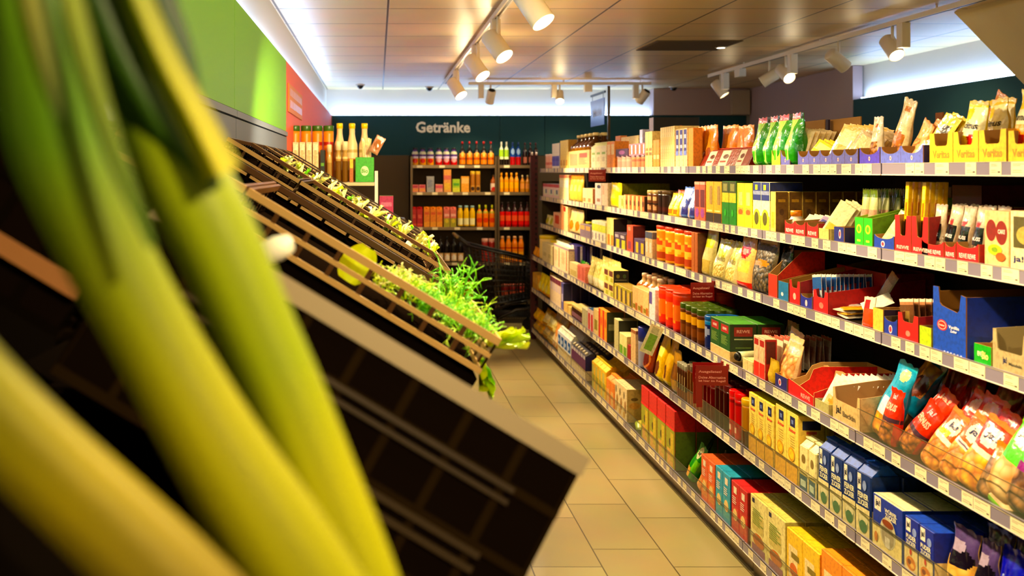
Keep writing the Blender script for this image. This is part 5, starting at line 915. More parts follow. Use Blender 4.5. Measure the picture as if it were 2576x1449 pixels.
placed(g_pouch(.12, .05, .20, '#a8c020', [('r', .1, .1, .9, .4, '#e8e070'), ('r', .1, .6, .9, .9, '#e0c890')], seed=101), 'soft_pack', 'lime green soft pack lying flat on the bottom shelf', 'pack', (XF[5]+.02, Yat(1597, XF[5]+.02), DECK[5]+.025), (-80, 12, -100))
TN = [('b', .66, 1, '#d8200c'), ('b', 0, .66, '#a8a818'), ('r', .15, .02, .85, .30, '#e8b868'), ('o', .5, .42, .12, .07, '#3c1c08'), ('r', .55, .1, .9, .6, '#d8c040'), ('b', .66, .70, '#f04020')]
run(5, 1613, 1698, 4, 1002, B, 'red topped yellow green cocoa box', 'box', 'cocoa_box', rows=3, d=.11, gap=.010, col='#c8180c', art=TN, side='#5c7418', sart=[('r', 0, .66, 1, 1, '#c8180c')], top='#e02410')
GR = [('o', .5, .78, .28, .16, '#e8e8b8'), ('t', .3, .7, .7, .84, '#303828', 'ja!'), ('r', .1, .1, .6, .35, '#e8b058'), ('r', .55, .3, .95, .6, '#78c820')]
placed(softbag(.095, .07, .20, '#2c9410', GR, 102), 'coffee_bag', 'green bag with pale oval badge on the bottom shelf', 'bag', (XF[5]+.015, Yat(1726, XF[5]+.015), DECK[5]+.003), (-14, 14, -90))
placed(softbag(.095, .07, .20, '#a85828', [('o', .5, .78, .28, .16, '#c0a890'), ('r', .1, .0, .9, .45, '#e8a868')], 103), 'coffee_bag', 'brown bag with pale badge beside the green bag', 'bag', (XF[5]+.015, Yat(1752, XF[5]+.015), DECK[5]+.003), (-14, 24, -90))
placed(softbag(.095, .07, .20, '#183810', [('o', .5, .7, .28, .16, '#687848')], 104), 'coffee_bag', 'dark green bag behind the green and brown bags', 'bag', (XF[5]+.12, Yat(1745, XF[5]+.12), DECK[5]+.02), (-14, 12, -90))
placed(softbag(.095, .07, .18, '#14100c', [('p', .3, .3, .7, .7, '#a09880')], 105), 'coffee_bag', 'black bag with pale print leaning back on bottom shelf', 'bag', (XF[5]+.10, Yat(1772, XF[5]+.10), DECK[5]+.01), (-20, 30, -90))
def teabox(c, c2, s2):
    return dict(col=c, top=c, side=c2, art=[('r', .08, .1, .92, .5, s2), ('r', .3, .78, .7, .92, '#f0e0c8'), ('o', .5, .35, .3, .12, '#f0d090'), ('p', .15, .55, .85, .72, '#f4e4d0')], sart=[('r', .1, .05, .5, .3, '#d8c8b8')])
run(5, 1764, 1798, 2, 1155, B, 'orange tea box', 'box', 'tea_box', rows=5, d=.09, gap=.003, **teabox('#e87018', '#c84c10', '#e89040'))
run(5, 1800, 1837, 2, 1185, B, 'sky blue tea box', 'box', 'tea_box', rows=5, d=.09, gap=.003, **teabox('#28a0c0', '#0c5c80', '#58b0b8'))
run(5, 1840, 1880, 2, 1223, B, 'crimson red tea box', 'box', 'tea_box', rows=5, d=.09, gap=.003, **teabox('#c81c10', '#8a1008', '#d05840'))
CR = dict(col='#ece0a0', top='#ecd880', side='#c8c078', art=[('r', .1, .88, .25, .96, '#202850'), ('r', .1, .4, .8, .7, '#d0c078'), ('o', .5, .25, .35, .12, '#c87838'), ('r', .1, .02, .9, .15, '#9a6878'), ('p', .15, .5, .8, .8, '#88a048')], sart=[('r', .1, .04, .6, .6, '#d8d090'), ('r', 0, 0, 1, .04, '#486818')])
run(5, 1888, 1975, 2, 1277, B, 'tall cream soy drink carton', 'carton', 'drink_carton', rows=6, d=.075, gap=.003, **CR)
YC = lambda c, a: dict(col=c, top=c, side=a, art=[('r', .12, .2, .7, .75, '#f0dca8'), ('o', .45, .35, .25, .12, '#d87818'), ('r', .3, .55, .8, .65, '#8a7820'), ('p', .15, .05, .8, .18, '#c86020')], sart=[('r', .15, .15, .85, .8, '#d89c20')])
run(5, 1979, 2062, 2, 1360, B, 'bright yellow drink carton', 'carton', 'drink_carton', rows=6, d=.075, gap=.003, **YC('#f0c808', '#d8920c'))
run(5, 2066, 2175, 2, 1425, B, 'amber orange drink carton', 'carton', 'drink_carton', rows=6, d=.075, gap=.003, **YC('#f09c10', '#d86c08'))

# ---- shelf talkers
def talker(s, x, wpx, label, off=.0, double=False, yaw=0, leg=False, tall=.085):
    X0 = (XU if s < 3 else XL)-.004; Y0 = Yat(x, X0); r = empty('shelf_talker', (X0, Y0, LOW[s]+RAIL*.6), (0, 0, R(yaw))); wd = wpx*Y0/FPX; mm = M('#8a1018', 'plastic'); ht = tall
    m = MB(); m.cbox(-wd, 0, 0, .0016, -ht, 0, .0004, mm)
    f = lambda u, v: (-wd+wd*u, -.0004, -ht+ht*v)
    tx = M('#e8a8a0', 'paper')
    for t_, u0, v0, u1, v1 in (('Ausgelistet?', .09, .60, .80, .76), ('Deine Alternative', .09, .34, .92, .47), ('ist hier im Regal!', .09, .15, .92, .29)): m.text(t_, lambda u, v, a=(u0, v0, u1, v1): f(a[0]+(a[2]-a[0])*u, a[1]+(a[3]-a[1])*v), tx, .02)
    m.build('flag', r); m = MB(); m.box(-.004, .004, -.002, .02, -.012, .006, mm); m.build('clip', r)
    if leg: m = MB(); m.box(-wd*.98, -wd*.80, 0, .0015, -ht*2.1, -ht, mm); m.build('leg', r)
    return tag(r, label, 'sign')
talker(0, 1524, 43, 'dark red shelf flag with white words hanging from the top shelf')
talker(2, 1797, 62, 'dark red shelf flag with white words above the orange canisters', yaw=6, tall=.088)
talker(3, 1832, 80, 'front one of two dark red flags hanging from the fourth shelf', yaw=-5, leg=True, tall=.088)
talker(3, 1818, 74, 'rear one of two dark red flags hanging from the fourth shelf', yaw=-5, leg=True, tall=.088)
# paper tag
X0 = XL-.01; Y0 = Yat(1672, X0); m = MB(); m.box(-.075, 0, 0, .0008, -.16, 0, M('#f0f0c8'))
m.add([(-.06, -.0006, -.14), (-.015, -.0006, -.14), (-.015, -.0006, -.05), (-.06, -.0006, -.05)], [(0, 1, 2, 3)], M('#88b848'))
for i in range(6): m.box(-.06, -.02, -.001, -.0005, -.045+.006*i, -.042+.006*i, M('#a8b080'))
o = m.build('paper_tag'); o.location = (X0-.002, Y0, LOW[3]+.035); o.rotation_euler = (0, R(24), 0); tag(o, 'cream paper leaflet with green print hanging askew from the fourth shelf', 'leaflet')

# ------------------------------------------------------------------ sign on a pole behind the shelving
SX = 1.90; r = empty('aisle_sign', (SX, 8.2, 1.60)); ya, yb = FPX*SX/(1487-CX)-8.2, FPX*SX/(1521-CX)-8.2
m = MB(); m.box(-.006, .012, -.012, .012, 0, .80, M('#5a4a30', 'metal')); m.build('pole', r)
m = MB(); m.box(-.006, .006, yb-.02, ya, .755, .772, M('#2c3c4c', 'metal')); m.build('top_rail', r)
m = MB(); m.box(-.004, .002, yb, ya, .49, .715, M('#3c58b0', 'plastic')); m.text('Mehl', lambda u, v: (-.0046, ya-.10-(ya-yb-.2)*u, .57+.07*v), M('#b8c8f0'), .03); m.build('panel', r)
m = MB(); [m.box(-.001, .001, y_, y_+.01, .71, .757, M('#2c3c4c', 'metal')) for y_ in (yb+.05, ya-.06)]; m.build('hanger', r)
tag(r, 'small blue hanging aisle sign with white word on a thin pole', 'sign')

# ------------------------------------------------------------------ drinks shelving on the back wall
DY = 11.12; DS = FPX/DY
def dX(x): return (x-CX)/DS
def dZ(y): return EYE-(y-CY)/DS
fr_m = M('#6a5c48', 'metal'); dk_m = M('#3a2f20', 'rough')
levels = [415, 483, 571, 660, 757]
for nm, xa, xb, lb in (('left', 1033, 1250, 'wide bay of the drinks shelving on the back wall'), ('right', 1252, 1338, 'narrow right bay of the drinks shelving on the back wall')):
    r = empty('drinks_shelving', (dX(xa), DY, 0)); W_ = dX(xb)-dX(xa)
    m = MB(); m.box(0, W_, .36, .375, .05, 1.80, M('#4c3f2b', 'rough')); m.build('back_panel', r)
    for px in (0, W_-.022): m = MB(); m.box(px, px+.022, 0, .36, 0, 1.86 if px == 0 or nm == 'left' else 1.80, fr_m); m.build('side_panel', r)
    for y_ in levels:
        z = dZ(y_); m = MB(); m.box(.023, W_-.023, .012, .355, z-.028, z-.004, fr_m); sh = m.build('shelf', r)
        m = MB(); m.box(.023, W_-.023, .0, .012, z-.034, z-.001, M('#8a7a62', 'metal')); m.build('price_rail', sh)
        x_ = .07; rd = random.Random(y_+xa)
        while x_ < W_-.12: m = MB(); m.box(x_, x_+.062, -.001, -.0001, z-.031, z-.003, tag_m); m.build('price_tag', sh); x_ += rd.choice([.17, .25, .22])
    m = MB(); m.box(.023, W_-.023, .0, .36, 0, .12, dk_m); m.box(.023, W_-.023, -.004, 0, .105, .125, M('#c8bca0', 'metal'))
    for i in range(12): m.box(.03+i*(W_-.06)/12, .03+(i+.6)*(W_-.06)/12, -.003, 0, .05, .056, M('#8a7a60', 'metal'))
    m.build('base', r); tag(r, lb, 'shelving')
def drow(lv, x0, x1, n, ytop, gen, desc, cat, name, gap=.006, rows=1, d=.08, **kw):
    X0, X1 = dX(x0), dX(x1); W_ = (X1-X0)/n; z = dZ(levels[lv]); h = dZ(ytop)-z
    z -= .003; proto = gen(W_-gap, d, h, **kw); proto.name = name
    k = 0
    for r_ in range(rows):
        for i in range(n):
            o = proto if k == 0 else copy_tree(proto); k += 1
            o.location = (X0+W_*(i+.5), DY+.018+r_*(W_+.004), z); o.rotation_euler = (0, 0, 0)
            lb = desc+', '+['top', 'second', 'third', 'fourth', 'fifth'][lv]+' drinks shelf'
            if n > 1: lb += ', '+('leftmost' if i == 0 else ('rightmost' if i == n-1 else ordw[i]+' from left'))
            if rows > 1: lb += [', front', ', behind'][r_]
            if lb in seen_labels: print('DUP', lb)
            if len(lb.split()) > 16: print('LONG', lb)
            seen_labels[lb] = 1; tag(o, lb, cat, desc if n*rows > 1 else None)
Bo = g_bottle
drow(0, 1035, 1093, 3, 371, Bo, 'small juice bottle with purple and yellow label', 'bottle', 'juice_bottle', col='#5c3c88', cap='#181018', shoulder=.68, neckr=.6, art=[('b', .0, .4, '#e0a030'), ('o', .5, .25, .25, .15, '#c83828'), ('b', .4, .52, '#d8d0e8'), ('b', .65, .8, '#c8c8b0')])
drow(0, 1095, 1152, 3, 371, Bo, 'small juice bottle with purple and crimson label', 'bottle', 'juice_bottle', col='#5c3c88', cap='#181018', shoulder=.68, neckr=.6, art=[('b', .0, .35, '#c81c30'), ('o', .5, .3, .25, .12, '#e0b0b0'), ('b', .4, .5, '#d8c8e8'), ('b', .65, .8, '#c8c8b0')])
drow(0, 1155, 1245, 5, 355, Bo, 'tall black bottle with orange label and red cap', 'bottle', 'wine_bottle', col='#180c06', cap='#a02828', shoulder=.55, art=[('r', .15, .05, .85, .5, '#e89040'), ('o', .5, .48, .2, .1, '#f0c070'), ('r', .15, .25, .85, .3, '#b85820')])
drow(0, 1256, 1282, 2, 356, Bo, 'bottle with white top and lime label', 'bottle', 'soft_drink_bottle', col='#a8d048', cap='#f0f4e8', capf=.14, art=[('b', .65, 1, '#e8f0d8'), ('b', .0, .25, '#181008'), ('b', .25, .35, '#e8f0c8')])
drow(0, 1284, 1312, 2, 357, Bo, 'bottle with blue top and red base', 'bottle', 'soft_drink_bottle', col='#2050a8', cap='#1c4c98', capf=.14, art=[('b', .0, .38, '#b82030'), ('o', .5, .6, .25, .12, '#a8c8f0')])
drow(0, 1315, 1356, 3, 358, Bo, 'very dark red wine bottle', 'bottle', 'wine_bottle', col='#281014', cap='#581c20', art=[('r', .2, .1, .8, .35, '#b87868')])
drow(1, 1036, 1071, 2, 464, B, 'low pink and orange carton', 'carton', 'low_carton', col='#e08888', art=[('r', 0, .1, 1, .5, '#e8a060'), ('r', .1, .6, .9, .9, '#c84858')])
drow(1, 1073, 1093, 1, 443, B, 'grey blue carton', 'carton', 'carton', col='#a8a8a8', art=[('p', .1, .3, .9, .8, '#6878a0')])
drow(1, 1095, 1115, 1, 463, B, 'peach pink low carton', 'carton', 'carton', col='#e8a890', art=[('b', .5, .9, '#d86878')])
drow(1, 1116, 1136, 1, 426, B, 'tall rose and yellow carton', 'carton', 'tall_carton', col='#e8a860', art=[('b', .55, .75, '#d87868'), ('r', .1, .1, .9, .4, '#e8c050')])
drow(1, 1138, 1158, 1, 450, B, 'lime green carton', 'carton', 'carton', col='#a8c838', art=[('b', 0, .35, '#d8d858'), ('r', .1, .5, .9, .7, '#58a030')])
drow(1, 1160, 1181, 1, 443, B, 'peach and yellow carton', 'carton', 'carton', col='#e8a848', art=[('b', .55, .9, '#f0c078')])
drow(1, 1183, 1210, 2, 430, J, 'golden jar of preserves', 'jar', 'preserve_jar', col='#a87020', lid='#d8b850', single=True, art=[('b', 0, .4, '#c89850'), ('o', .5, .2, .3, .1, '#3a1c08')])
drow(1, 1234, 1250, 1, 440, Bo, 'single bottle with white label', 'bottle', 'bottle', col='#a05c30', cap='#503018', art=[('b', .1, .5, '#f0dcc8'), ('o', .5, .2, .3, .1, '#c83828')])
drow(1, 1256, 1307, 4, 434, Bo, 'yellow juice bottle', 'bottle', 'juice_bottle', col='#e8a018', cap='#e8a838', rows=1, capf=.16, neckr=.4, art=[('b', .2, .5, '#f0b830')])
drow(1, 1309, 1335, 2, 440, Bo, 'pale gold bottle', 'bottle', 'bottle', col='#b88038', cap='#e0d0a8', art=[('b', .2, .5, '#d89858')])
def ct(c, *a): return dict(col=c, cap=c, top=c, art=list(a))
drow(2, 1033, 1064, 2, 519, g_carton, 'red juice carton', 'carton', 'juice_carton', d=.07, **ct('#b82418', ('b', .1, .2, '#e06048'), ('r', .2, .5, .8, .7, '#d86858')))
drow(2, 1066, 1114, 3, 519, g_carton, 'orange juice carton', 'carton', 'juice_carton', d=.07, **ct('#e89018', ('b', .02, .3, '#f0a828'), ('r', .1, .7, .9, .85, '#d86818')))
drow(2, 1116, 1149, 2, 519, g_carton, 'pink and olive juice carton', 'carton', 'juice_carton', d=.07, **ct('#d87868', ('b', 0, .5, '#a8a020'), ('o', .5, .35, .3, .12, '#d8c030'), ('r', .1, .6, .9, .75, '#f0b8a8')))
drow(2, 1151, 1197, 3, 517, Bo, 'bright yellow juice bottle with white base label', 'bottle', 'juice_bottle', col='#e8c010', cap='#a8c8c8', shoulder=.7, neckr=.62, art=[('b', .12, .38, '#f4ecb8'), ('b', .5, .54, '#8a6810'), ('b', 0, .05, '#3a3020')])
drow(2, 1199, 1247, 3, 515, Bo, 'orange bottle with tall lime cap', 'bottle', 'juice_bottle', col='#e8881c', cap='#c0c828', capf=.22, art=[('o', .5, .3, .35, .12, '#d85018'), ('b', .6, .75, '#b8a828')])
drow(2, 1256, 1336, 5, 508, Bo, 'red orange bottle with dark slender neck', 'bottle', 'aperitif_bottle', col='#d83810', cap='#302020', art=[('b', .60, 1, '#3a1418'), ('b', .25, .45, '#e86848'), ('b', 0, .1, '#a81c10')])
drow(3, 1060, 1096, 2, 605, J, 'dusky pink jar', 'jar', 'jar', col='#b86858', lid='#c88070', single=True)
drow(3, 1100, 1168, 4, 595, Bo, 'black wine bottle with cream label', 'bottle', 'wine_bottle', col='#0c0a0c', cap='#14141c', art=[('b', .05, .38, '#d8b888'), ('o', .5, .2, .3, .1, '#f0e8d8')])
drow(3, 1212, 1247, 2, 600, J, 'dark red jar with pale lid', 'jar', 'jar', col='#9a3020', lid='#e0b0a0', single=True)
drow(3, 1257, 1320, 4, 594, Bo, 'amber orange bottle with pale cap', 'bottle', 'juice_bottle', col='#e08820', cap='#e8b888', shoulder=.7, neckr=.55, art=[('b', .1, .4, '#e8a848'), ('b', .5, .6, '#b84818')])
drow(4, 1130, 1200, 5, 690, Bo, 'brown bottle with amber label', 'bottle', 'beer_bottle', col='#7a4410', cap='#e0c8a8', art=[('b', .15, .5, '#c89020')])
drow(4, 1262, 1322, 3, 715, J, 'large dark red jar', 'jar', 'large_jar', col='#9a2818', lid='#c87868', single=True, art=[('b', .2, .7, '#c86850')])

# ------------------------------------------------------------------ trolley
def bars(mb, p, q, r_=.004, m=None, seg=5): mb.tube([p, q], r_, m, seg)
tr = empty('shopping_trolley', (1.30, 10.42, 0)); bk = M('#15120e', 'plastic'); sc_ = FPX/10.42
def tx_(x): return (x-CX)/sc_-1.30
def tz_(y): return EYE-(y-CY)/sc_
TL, TR_ = tx_(1168), tx_(1336); top0, top1 = tz_(612), tz_(652); bl, br_ = tx_(1200), tx_(1330); bot0, bot1 = tz_(765), tz_(742)
m = MB()
for yy, iny in ((-.26, -.21), (.26, .21)):
    for i in range(17):
        k = i/16; bars(m, (TL+(TR_-TL)*k, yy, top0+(top1-top0)*k), (bl+(br_-bl)*k, iny, bot0+(bot1-bot0)*k), .0045, bk)
    for j in range(10):
        k = j/9; a = (TL+(bl-TL)*k, yy+(iny-yy)*k, top0+(bot0-top0)*k); b = (TR_+(br_-TR_)*k, yy+(iny-yy)*k, top1+(bot1-top1)*k); bars(m, a, b, .014 if j in (0, 9) else .0045, bk)
for i in range(9):
    yy = -.26+.52*i/8; iy = yy*.8
    bars(m, (TL, yy, top0), (bl, iy, bot0), .0045, bk); bars(m, (TR_, yy, top1), (br_, iy, bot1), .0045, bk); bars(m, (bl, iy, bot0), (br_, iy, bot1), .0045, bk)
for j in range(8):
    k = j/7; a = [TL+(bl-TL)*k, -.26+.05*k, top0+(bot0-top0)*k]; bars(m, a, (a[0], -a[1], a[2]), .0045, bk); a = [TR_+(br_-TR_)*k, -.26+.05*k, top1+(bot1-top1)*k]; bars(m, a, (a[0], -a[1], a[2]), .0045, bk)
for j in range(1, 9): bars(m, (bl+(br_-bl)*j/9, -.21, bot0+(bot1-bot0)*j/9), (bl+(br_-bl)*j/9, .21, bot0+(bot1-bot0)*j/9), .0045, bk)
m.build('basket', tr)
m = MB(); hx, hz = tx_(1146), tz_(592)
m.tube([(hx, -.27, hz), (hx, .27, hz)], .016, M('#8a7850', 'plastic'), 10); m.build('handle', tr)
m = MB()
for yy in (-.24, .24):
    m.tube([(hx, yy, hz), (TL+.02, yy, top0), (tx_(1190), yy, tz_(700)), (tx_(1240), yy, tz_(795)), (tx_(1236), yy, .20)], .022, bk, 8)
    m.tube([(tx_(1240), yy, tz_(795)), (tx_(1290), yy, tz_(772)), (tx_(1334), yy, tz_(765)), (tx_(1336), yy, .20)], .018, bk, 8)
m.tube([(tx_(1236), -.24, .2), (tx_(1236), .24, .2)], .014, bk, 6); m.tube([(tx_(1336), -.24, .2), (tx_(1336), .24, .2)], .014, bk, 6)
for i in range(8): yy = -.22+.44*i/7; bars(m, (tx_(1236), yy, .21), (tx_(1336), yy, .21), .006, bk)
m.build('frame', tr)
for wx_ in (tx_(1236), tx_(1336)):
    for yy in (-.24, .24):
        m = MB(); ax = Matrix.Rotation(R(90), 3, 'X'); m.lathe([(0, -.014), (.055, -.014), (.06, -.008), (.06, .008), (.055, .014), (0, .014)], 20, M('#1c1814', 'rubber' if False else 'rough'), axis=ax); wh = m.build('wheel', tr); wh.location = (wx_-.0, yy, .062)
        m = MB(); m.box(-.012, .012, -.02, .02, .04, .145, bk); cs = m.build('caster', tr); cs.location = (wx_, yy, .06)
tag(tr, 'black plastic shopping trolley parked before the drinks shelving', 'trolley')

# ------------------------------------------------------------------ vegetable display on the left
TH = R(31)
st = empty('produce_stand', (-.5, 1.2, 0)); sm = M('#120e0a', 'matte')
def slopeP(u, w): return (.253+u*math.cos(TH)-w*0+w*math.sin(TH), 1.355-u*math.sin(TH)+w*math.cos(TH))   # u along slope (down = +), w normal
m = MB()
pts = [(-.015, 0), (.62, 0), (.62, 1.02), (.60, 1.06), (-.015, 1.42)]
m.prism([(p[0], p[1]) for p in pts], lambda p, s_: (p[0], -.84 if not s_ else 4.75, p[1]), sm, sm, sm); m.build('cabinet', st)
m = MB(); m.box(.60, .625, -.84, 4.75, .98, 1.06, M('#3a342c', 'metal')); m.build('front_rail', st)
m = MB(); dq = [slopeP(-.90, -.095), slopeP(.0, -.095), slopeP(.0, -.12), slopeP(-.90, -.12)]
m.prism([(a+.5, c) for a, c in dq], lambda p, s_: (p[0],   .84 if not s_ else 4.72, p[1]), M('#120c08', 'matte')); m.build('slope_deck', st)
m = MB(); m.box(-.09, -.075, -.8, 4.70, .2, 1.79, M('#0e0b08', 'matte')); m.build('dark_backing', st)  # dark sheet added to hide the pale wall under the crates
tag(st, 'dark sloping stand carrying the vegetable crates along the left wall', 'display stand')
crate_m = M('#3a2614', 'plastic'); rim_m = M('#8a6a44', 'plastic'); crate_dk = M('#120c08', 'matte')  # same plastic: rim colour includes lamplight and dust, dark one interior shade
def crate(y, wy, L, h, ustart, label, cell=.08, tip=0, near_solid=False, rows=2, rimw=.010, cm=crate_m, rm=rim_m, bar=.0055):
    ox, oz = slopeP(ustart, 0); r = empty('vegetable_crate', (ox, y, oz), (R(-tip), TH, 0)); r.rotation_mode = 'XYZ'
    t = .004
    def lattice(mb, P, len_, solid=False):      # P(a, b, c): a along, b depth below rim, c thickness
        n = max(2, round(len_/cell))
        def bx_(a0, a1, b0, b1, c0, c1, m_):
            vs = [P(a, b, c) for c in (c0, c1) for b in (b1, b0) for a in (a0, a1)]
            mb.add(vs, [(0, 1, 3, 2), (4, 6, 7, 5), (0, 4, 5, 1), (2, 3, 7, 6), (1, 5, 7, 3), (0, 2, 6, 4)], m_)
        for i in range(n+1):
            a = len_*i/n; bx_(max(0, a-bar*.6), min(len_, a+bar*.6), .004, h, 0, t, cm)
        for j in range(1, rows): bx_(0, len_, h*j/rows-bar*.6, h*j/rows+bar*.6, -.001, t, rm if not solid else cm)
        bx_(0, len_, h-bar*1.4, h, -.001, t, rm if not solid else cm)
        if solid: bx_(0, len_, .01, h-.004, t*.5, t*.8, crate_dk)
    m = MB(); lattice(m, lambda a, b, c: (-L+a, c, -b), L, near_solid); m.build('side_wall', r)
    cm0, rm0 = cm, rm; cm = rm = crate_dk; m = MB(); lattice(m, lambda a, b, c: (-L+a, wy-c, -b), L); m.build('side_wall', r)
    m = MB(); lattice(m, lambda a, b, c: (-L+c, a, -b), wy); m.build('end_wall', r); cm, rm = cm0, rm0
    m = MB(); lattice(m, lambda a, b, c: (-c, a, -b), wy); m.build('end_wall', r)
    m = MB(); q = rimw
    m.box(-L-.003, .003, -.003, .005, -q, 0, rm); m.box(-L-.003, .003, wy-.005, wy+.003, -q, 0, cm); m.box(-.005, .003, .005, wy-.005, -q, 0, rm if ustart == 0 else cm); m.box(-L-.003, -L+.005, .005, wy-.005, -q, 0, cm); m.build('rim', r)
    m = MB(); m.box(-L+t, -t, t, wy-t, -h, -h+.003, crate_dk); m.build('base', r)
    tag(r, label, 'crate'); return r
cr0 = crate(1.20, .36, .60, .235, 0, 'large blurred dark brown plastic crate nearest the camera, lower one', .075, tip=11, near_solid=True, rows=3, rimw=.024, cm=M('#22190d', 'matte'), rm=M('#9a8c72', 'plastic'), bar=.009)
m = MB()
for w0, w1 in ((-.083, -.076), (-.098, -.092), (-.168, -.160), (-.186, -.178)): m.box(-.52, -.06, -.004, 0, w0, w1, M('#33260f', 'plastic'))
m.build('rib', cr0)
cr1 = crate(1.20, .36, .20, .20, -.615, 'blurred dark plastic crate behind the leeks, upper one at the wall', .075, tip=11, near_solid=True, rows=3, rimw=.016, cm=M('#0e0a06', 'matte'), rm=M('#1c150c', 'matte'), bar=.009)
m = MB(); m.box(-.195, -.005, -.016, -.002, -.150, -.128, M('#8a6038', 'card')); m.box(-.195, -.15, -.016, -.002, -.175, -.150, M('#8a6038', 'card')); m.build('handle_grip', cr1)
crates = []
ys = [2.05, 3.46, 4.12, 4.60, 5.05, 5.50]; wys = [.60, .60, .43, .41, .41, .41]
nmC = ['nearest shallow', 'second shallow', 'third shallow, salad filled', 'fourth shallow', 'fifth shallow', 'farthest shallow']
for i, y in enumerate(ys):
    crates.append(crate(y, wys[i], .60, .085, 0, nmC[i]+' brown lattice crate on the slope, lower row', .076 if i < 3 else .09, cm=M('#5c3c18' if i < 2 else '#34220e', 'plastic'), rm=M('#d4b078' if i < 2 else '#b09468', 'plastic'), rimw=(.016, .014, .010, .009, .009, .009, .009, .009)[i], bar=(.0085, .007, .005, .0045, .0045, .0045, .0045, .0045)[i]))  # rim tones lightened: lamplight on dark plastic put into the colour
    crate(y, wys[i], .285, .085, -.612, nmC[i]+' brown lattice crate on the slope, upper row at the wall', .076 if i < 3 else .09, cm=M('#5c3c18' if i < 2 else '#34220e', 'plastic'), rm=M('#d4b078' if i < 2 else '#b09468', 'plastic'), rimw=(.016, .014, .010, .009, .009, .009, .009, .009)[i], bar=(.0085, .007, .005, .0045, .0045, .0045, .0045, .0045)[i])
# greens ------------------------------------------------------
def sl(u, y, w): x, z = slopeP(u, w); return Vector((x, y, z))
SD = Vector((math.cos(TH), 0, -math.sin(TH))); NM = Vector((math.sin(TH), 0, math.cos(TH)))
leafm = [M('#98dc08', 'leaf'), M('#c4ec10', 'leaf'), M('#74c808', 'leaf'), M('#dcec38', 'leaf'), M('#f0f0a8', 'leaf'), M('#f6f4d0', 'leaf')]
def fronds(n, origin, spread, length, label, seed, dirv, thin=.0016, name='dill_bunch', cat='herbs', mats=(0, 1, 2)):
    rr = random.Random(seed); mb = MB(); o = Vector(origin)
    for i in range(n):
        b = Vector((rr.uniform(-1, 1)*spread[0], rr.uniform(-1, 1)*spread[1], rr.uniform(0, 1)*spread[2]*.3))
        d = (Vector(dirv)+Vector((rr.gauss(0, .55), rr.gauss(0, .55), rr.gauss(.15, .45)))).normalized(); L_ = length*rr.uniform(.5, 1)
        p0 = b; p1 = b+d*L_*.5; p2 = b+d*L_+Vector((rr.uniform(-.4, .4), rr.uniform(-.3, .3), -.25))*L_*.5
        m = leafm[mats[i % len(mats)]]
        mb.tube([p0, p1, p2], [thin*1.2, thin, thin*.4], m, 4)
        for k in range(5):
            q = p1+(p2-p1)*(k/4); e = Vector((rr.gauss(0, 1), rr.gauss(0, 1), rr.gauss(0, 1))).normalized()*L_*.28
            mb.tube([q, q+e], [thin*.8, thin*.25], m, 3)
    ob = mb.build(name); ob.location = o; return tag(ob, label, cat, 'bunches of herbs in the nearest shallow crate' if name == 'dill_bunch' else None)
def sheet(p, du, dv, nrm, L_, W_, m, seed, name, label, cat, curl=.3, ruff=.02, group=None, parent=None, taper=.6):
    rr = random.Random(seed); ph = [rr.uniform(0, 6) for _ in range(4)]
    du, dv, nrm = Vector(du).normalized(), Vector(dv).normalized(), Vector(nrm).normalized()
    def f(a, b, e=0):
        wd = W_*(math.sin(PI*min(1, .12+a*.80))**taper); s_ = (b-.5)*2
        return tuple(du*(L_*a)+dv*(wd*s_/2)+nrm*(curl*L_*(a*a)*.5+abs(s_)**2*W_*.22+ruff*math.sin(9*a+7*b+ph[0])*(abs(s_))+ruff*.7*math.sin(21*b+15*a+ph[1])*abs(s_)+e))
    mb = MB(); mb.grid(lambda a, b: f(a, b), 14, 12, m); mb.grid(lambda a, b: f(a, 1-b, -.0012), 14, 12, m)
    o = mb.build(name, parent); o.location = p
    if not parent: tag(o, label, cat, group)
    return o
wh_ = ['in the crate corner', 'lowest down the slope', 'second up the slope', 'third up the slope', 'fourth up the slope', 'fifth up the slope', 'highest up the slope']
for i in range(7):
    u = -.025-.036*i; fronds(60, sl(u-.01, 2.17+.04*(i % 3), -.035), (.03, .09, .03), .070-.005*i, 'bright green feathery herb bunch '+wh_[i], 200+i, (.35, -.1, .55), mats=[(0, 2, 1), (0, 1, 2), (1, 0, 3), (0, 2, 2), (1, 3, 0), (1, 3, 4), (3, 4, 1)][i])
fronds(26, sl(-.075, 2.40, -.02), (.03, .05, .03), .13, 'tall feathery herb sprig standing above the others', 240, (.3, 0, 1.2), .0022, mats=(2, 0))
# lettuce / leafy heads hanging over the low crate end
def head(c, dirs, sz, mats, label, seed, name='lettuce', cat='lettuce', group=None):
    r = empty(name, c); rr = random.Random(seed)
    for i, d in enumerate(dirs):
        d = Vector(d).normalized(); a = d.cross(Vector((0, 1, 0))); a = a if a.length > .2 else Vector((1, 0, 0)); n_ = a.cross(d)
        sheet((0, 0, 0), d, Vector((0, 1, 0))-d*d.y, (a if a.z > 0 else -a), sz*rr.uniform(.8, 1.1), sz*.62, leafm[mats[i % len(mats)]], seed*10+i, 'leaf', None, None, curl=rr.uniform(-.5, .2), ruff=sz*.05, parent=r)
    return tag(r, label, cat, group)
head(sl(-.005, 2.10, -.03), [(1, .0, .35), (1, -.1, .1), (.8, .2, -.15), (1, .2, .5)], .085, (3, 1, 3), 'yellow green leafy tip jutting out past the nearest shallow crate', 5, 'leaf_bunch', 'vegetable')
head(sl(.0, 2.14, -.07), [(.25, 0, -1), (.5, .1, -1), (.05, 0, -1)], .085, (1, 2, 3), 'green leaves drooping below the corner of nearest shallow crate', 6, 'leaf_bunch', 'vegetable')
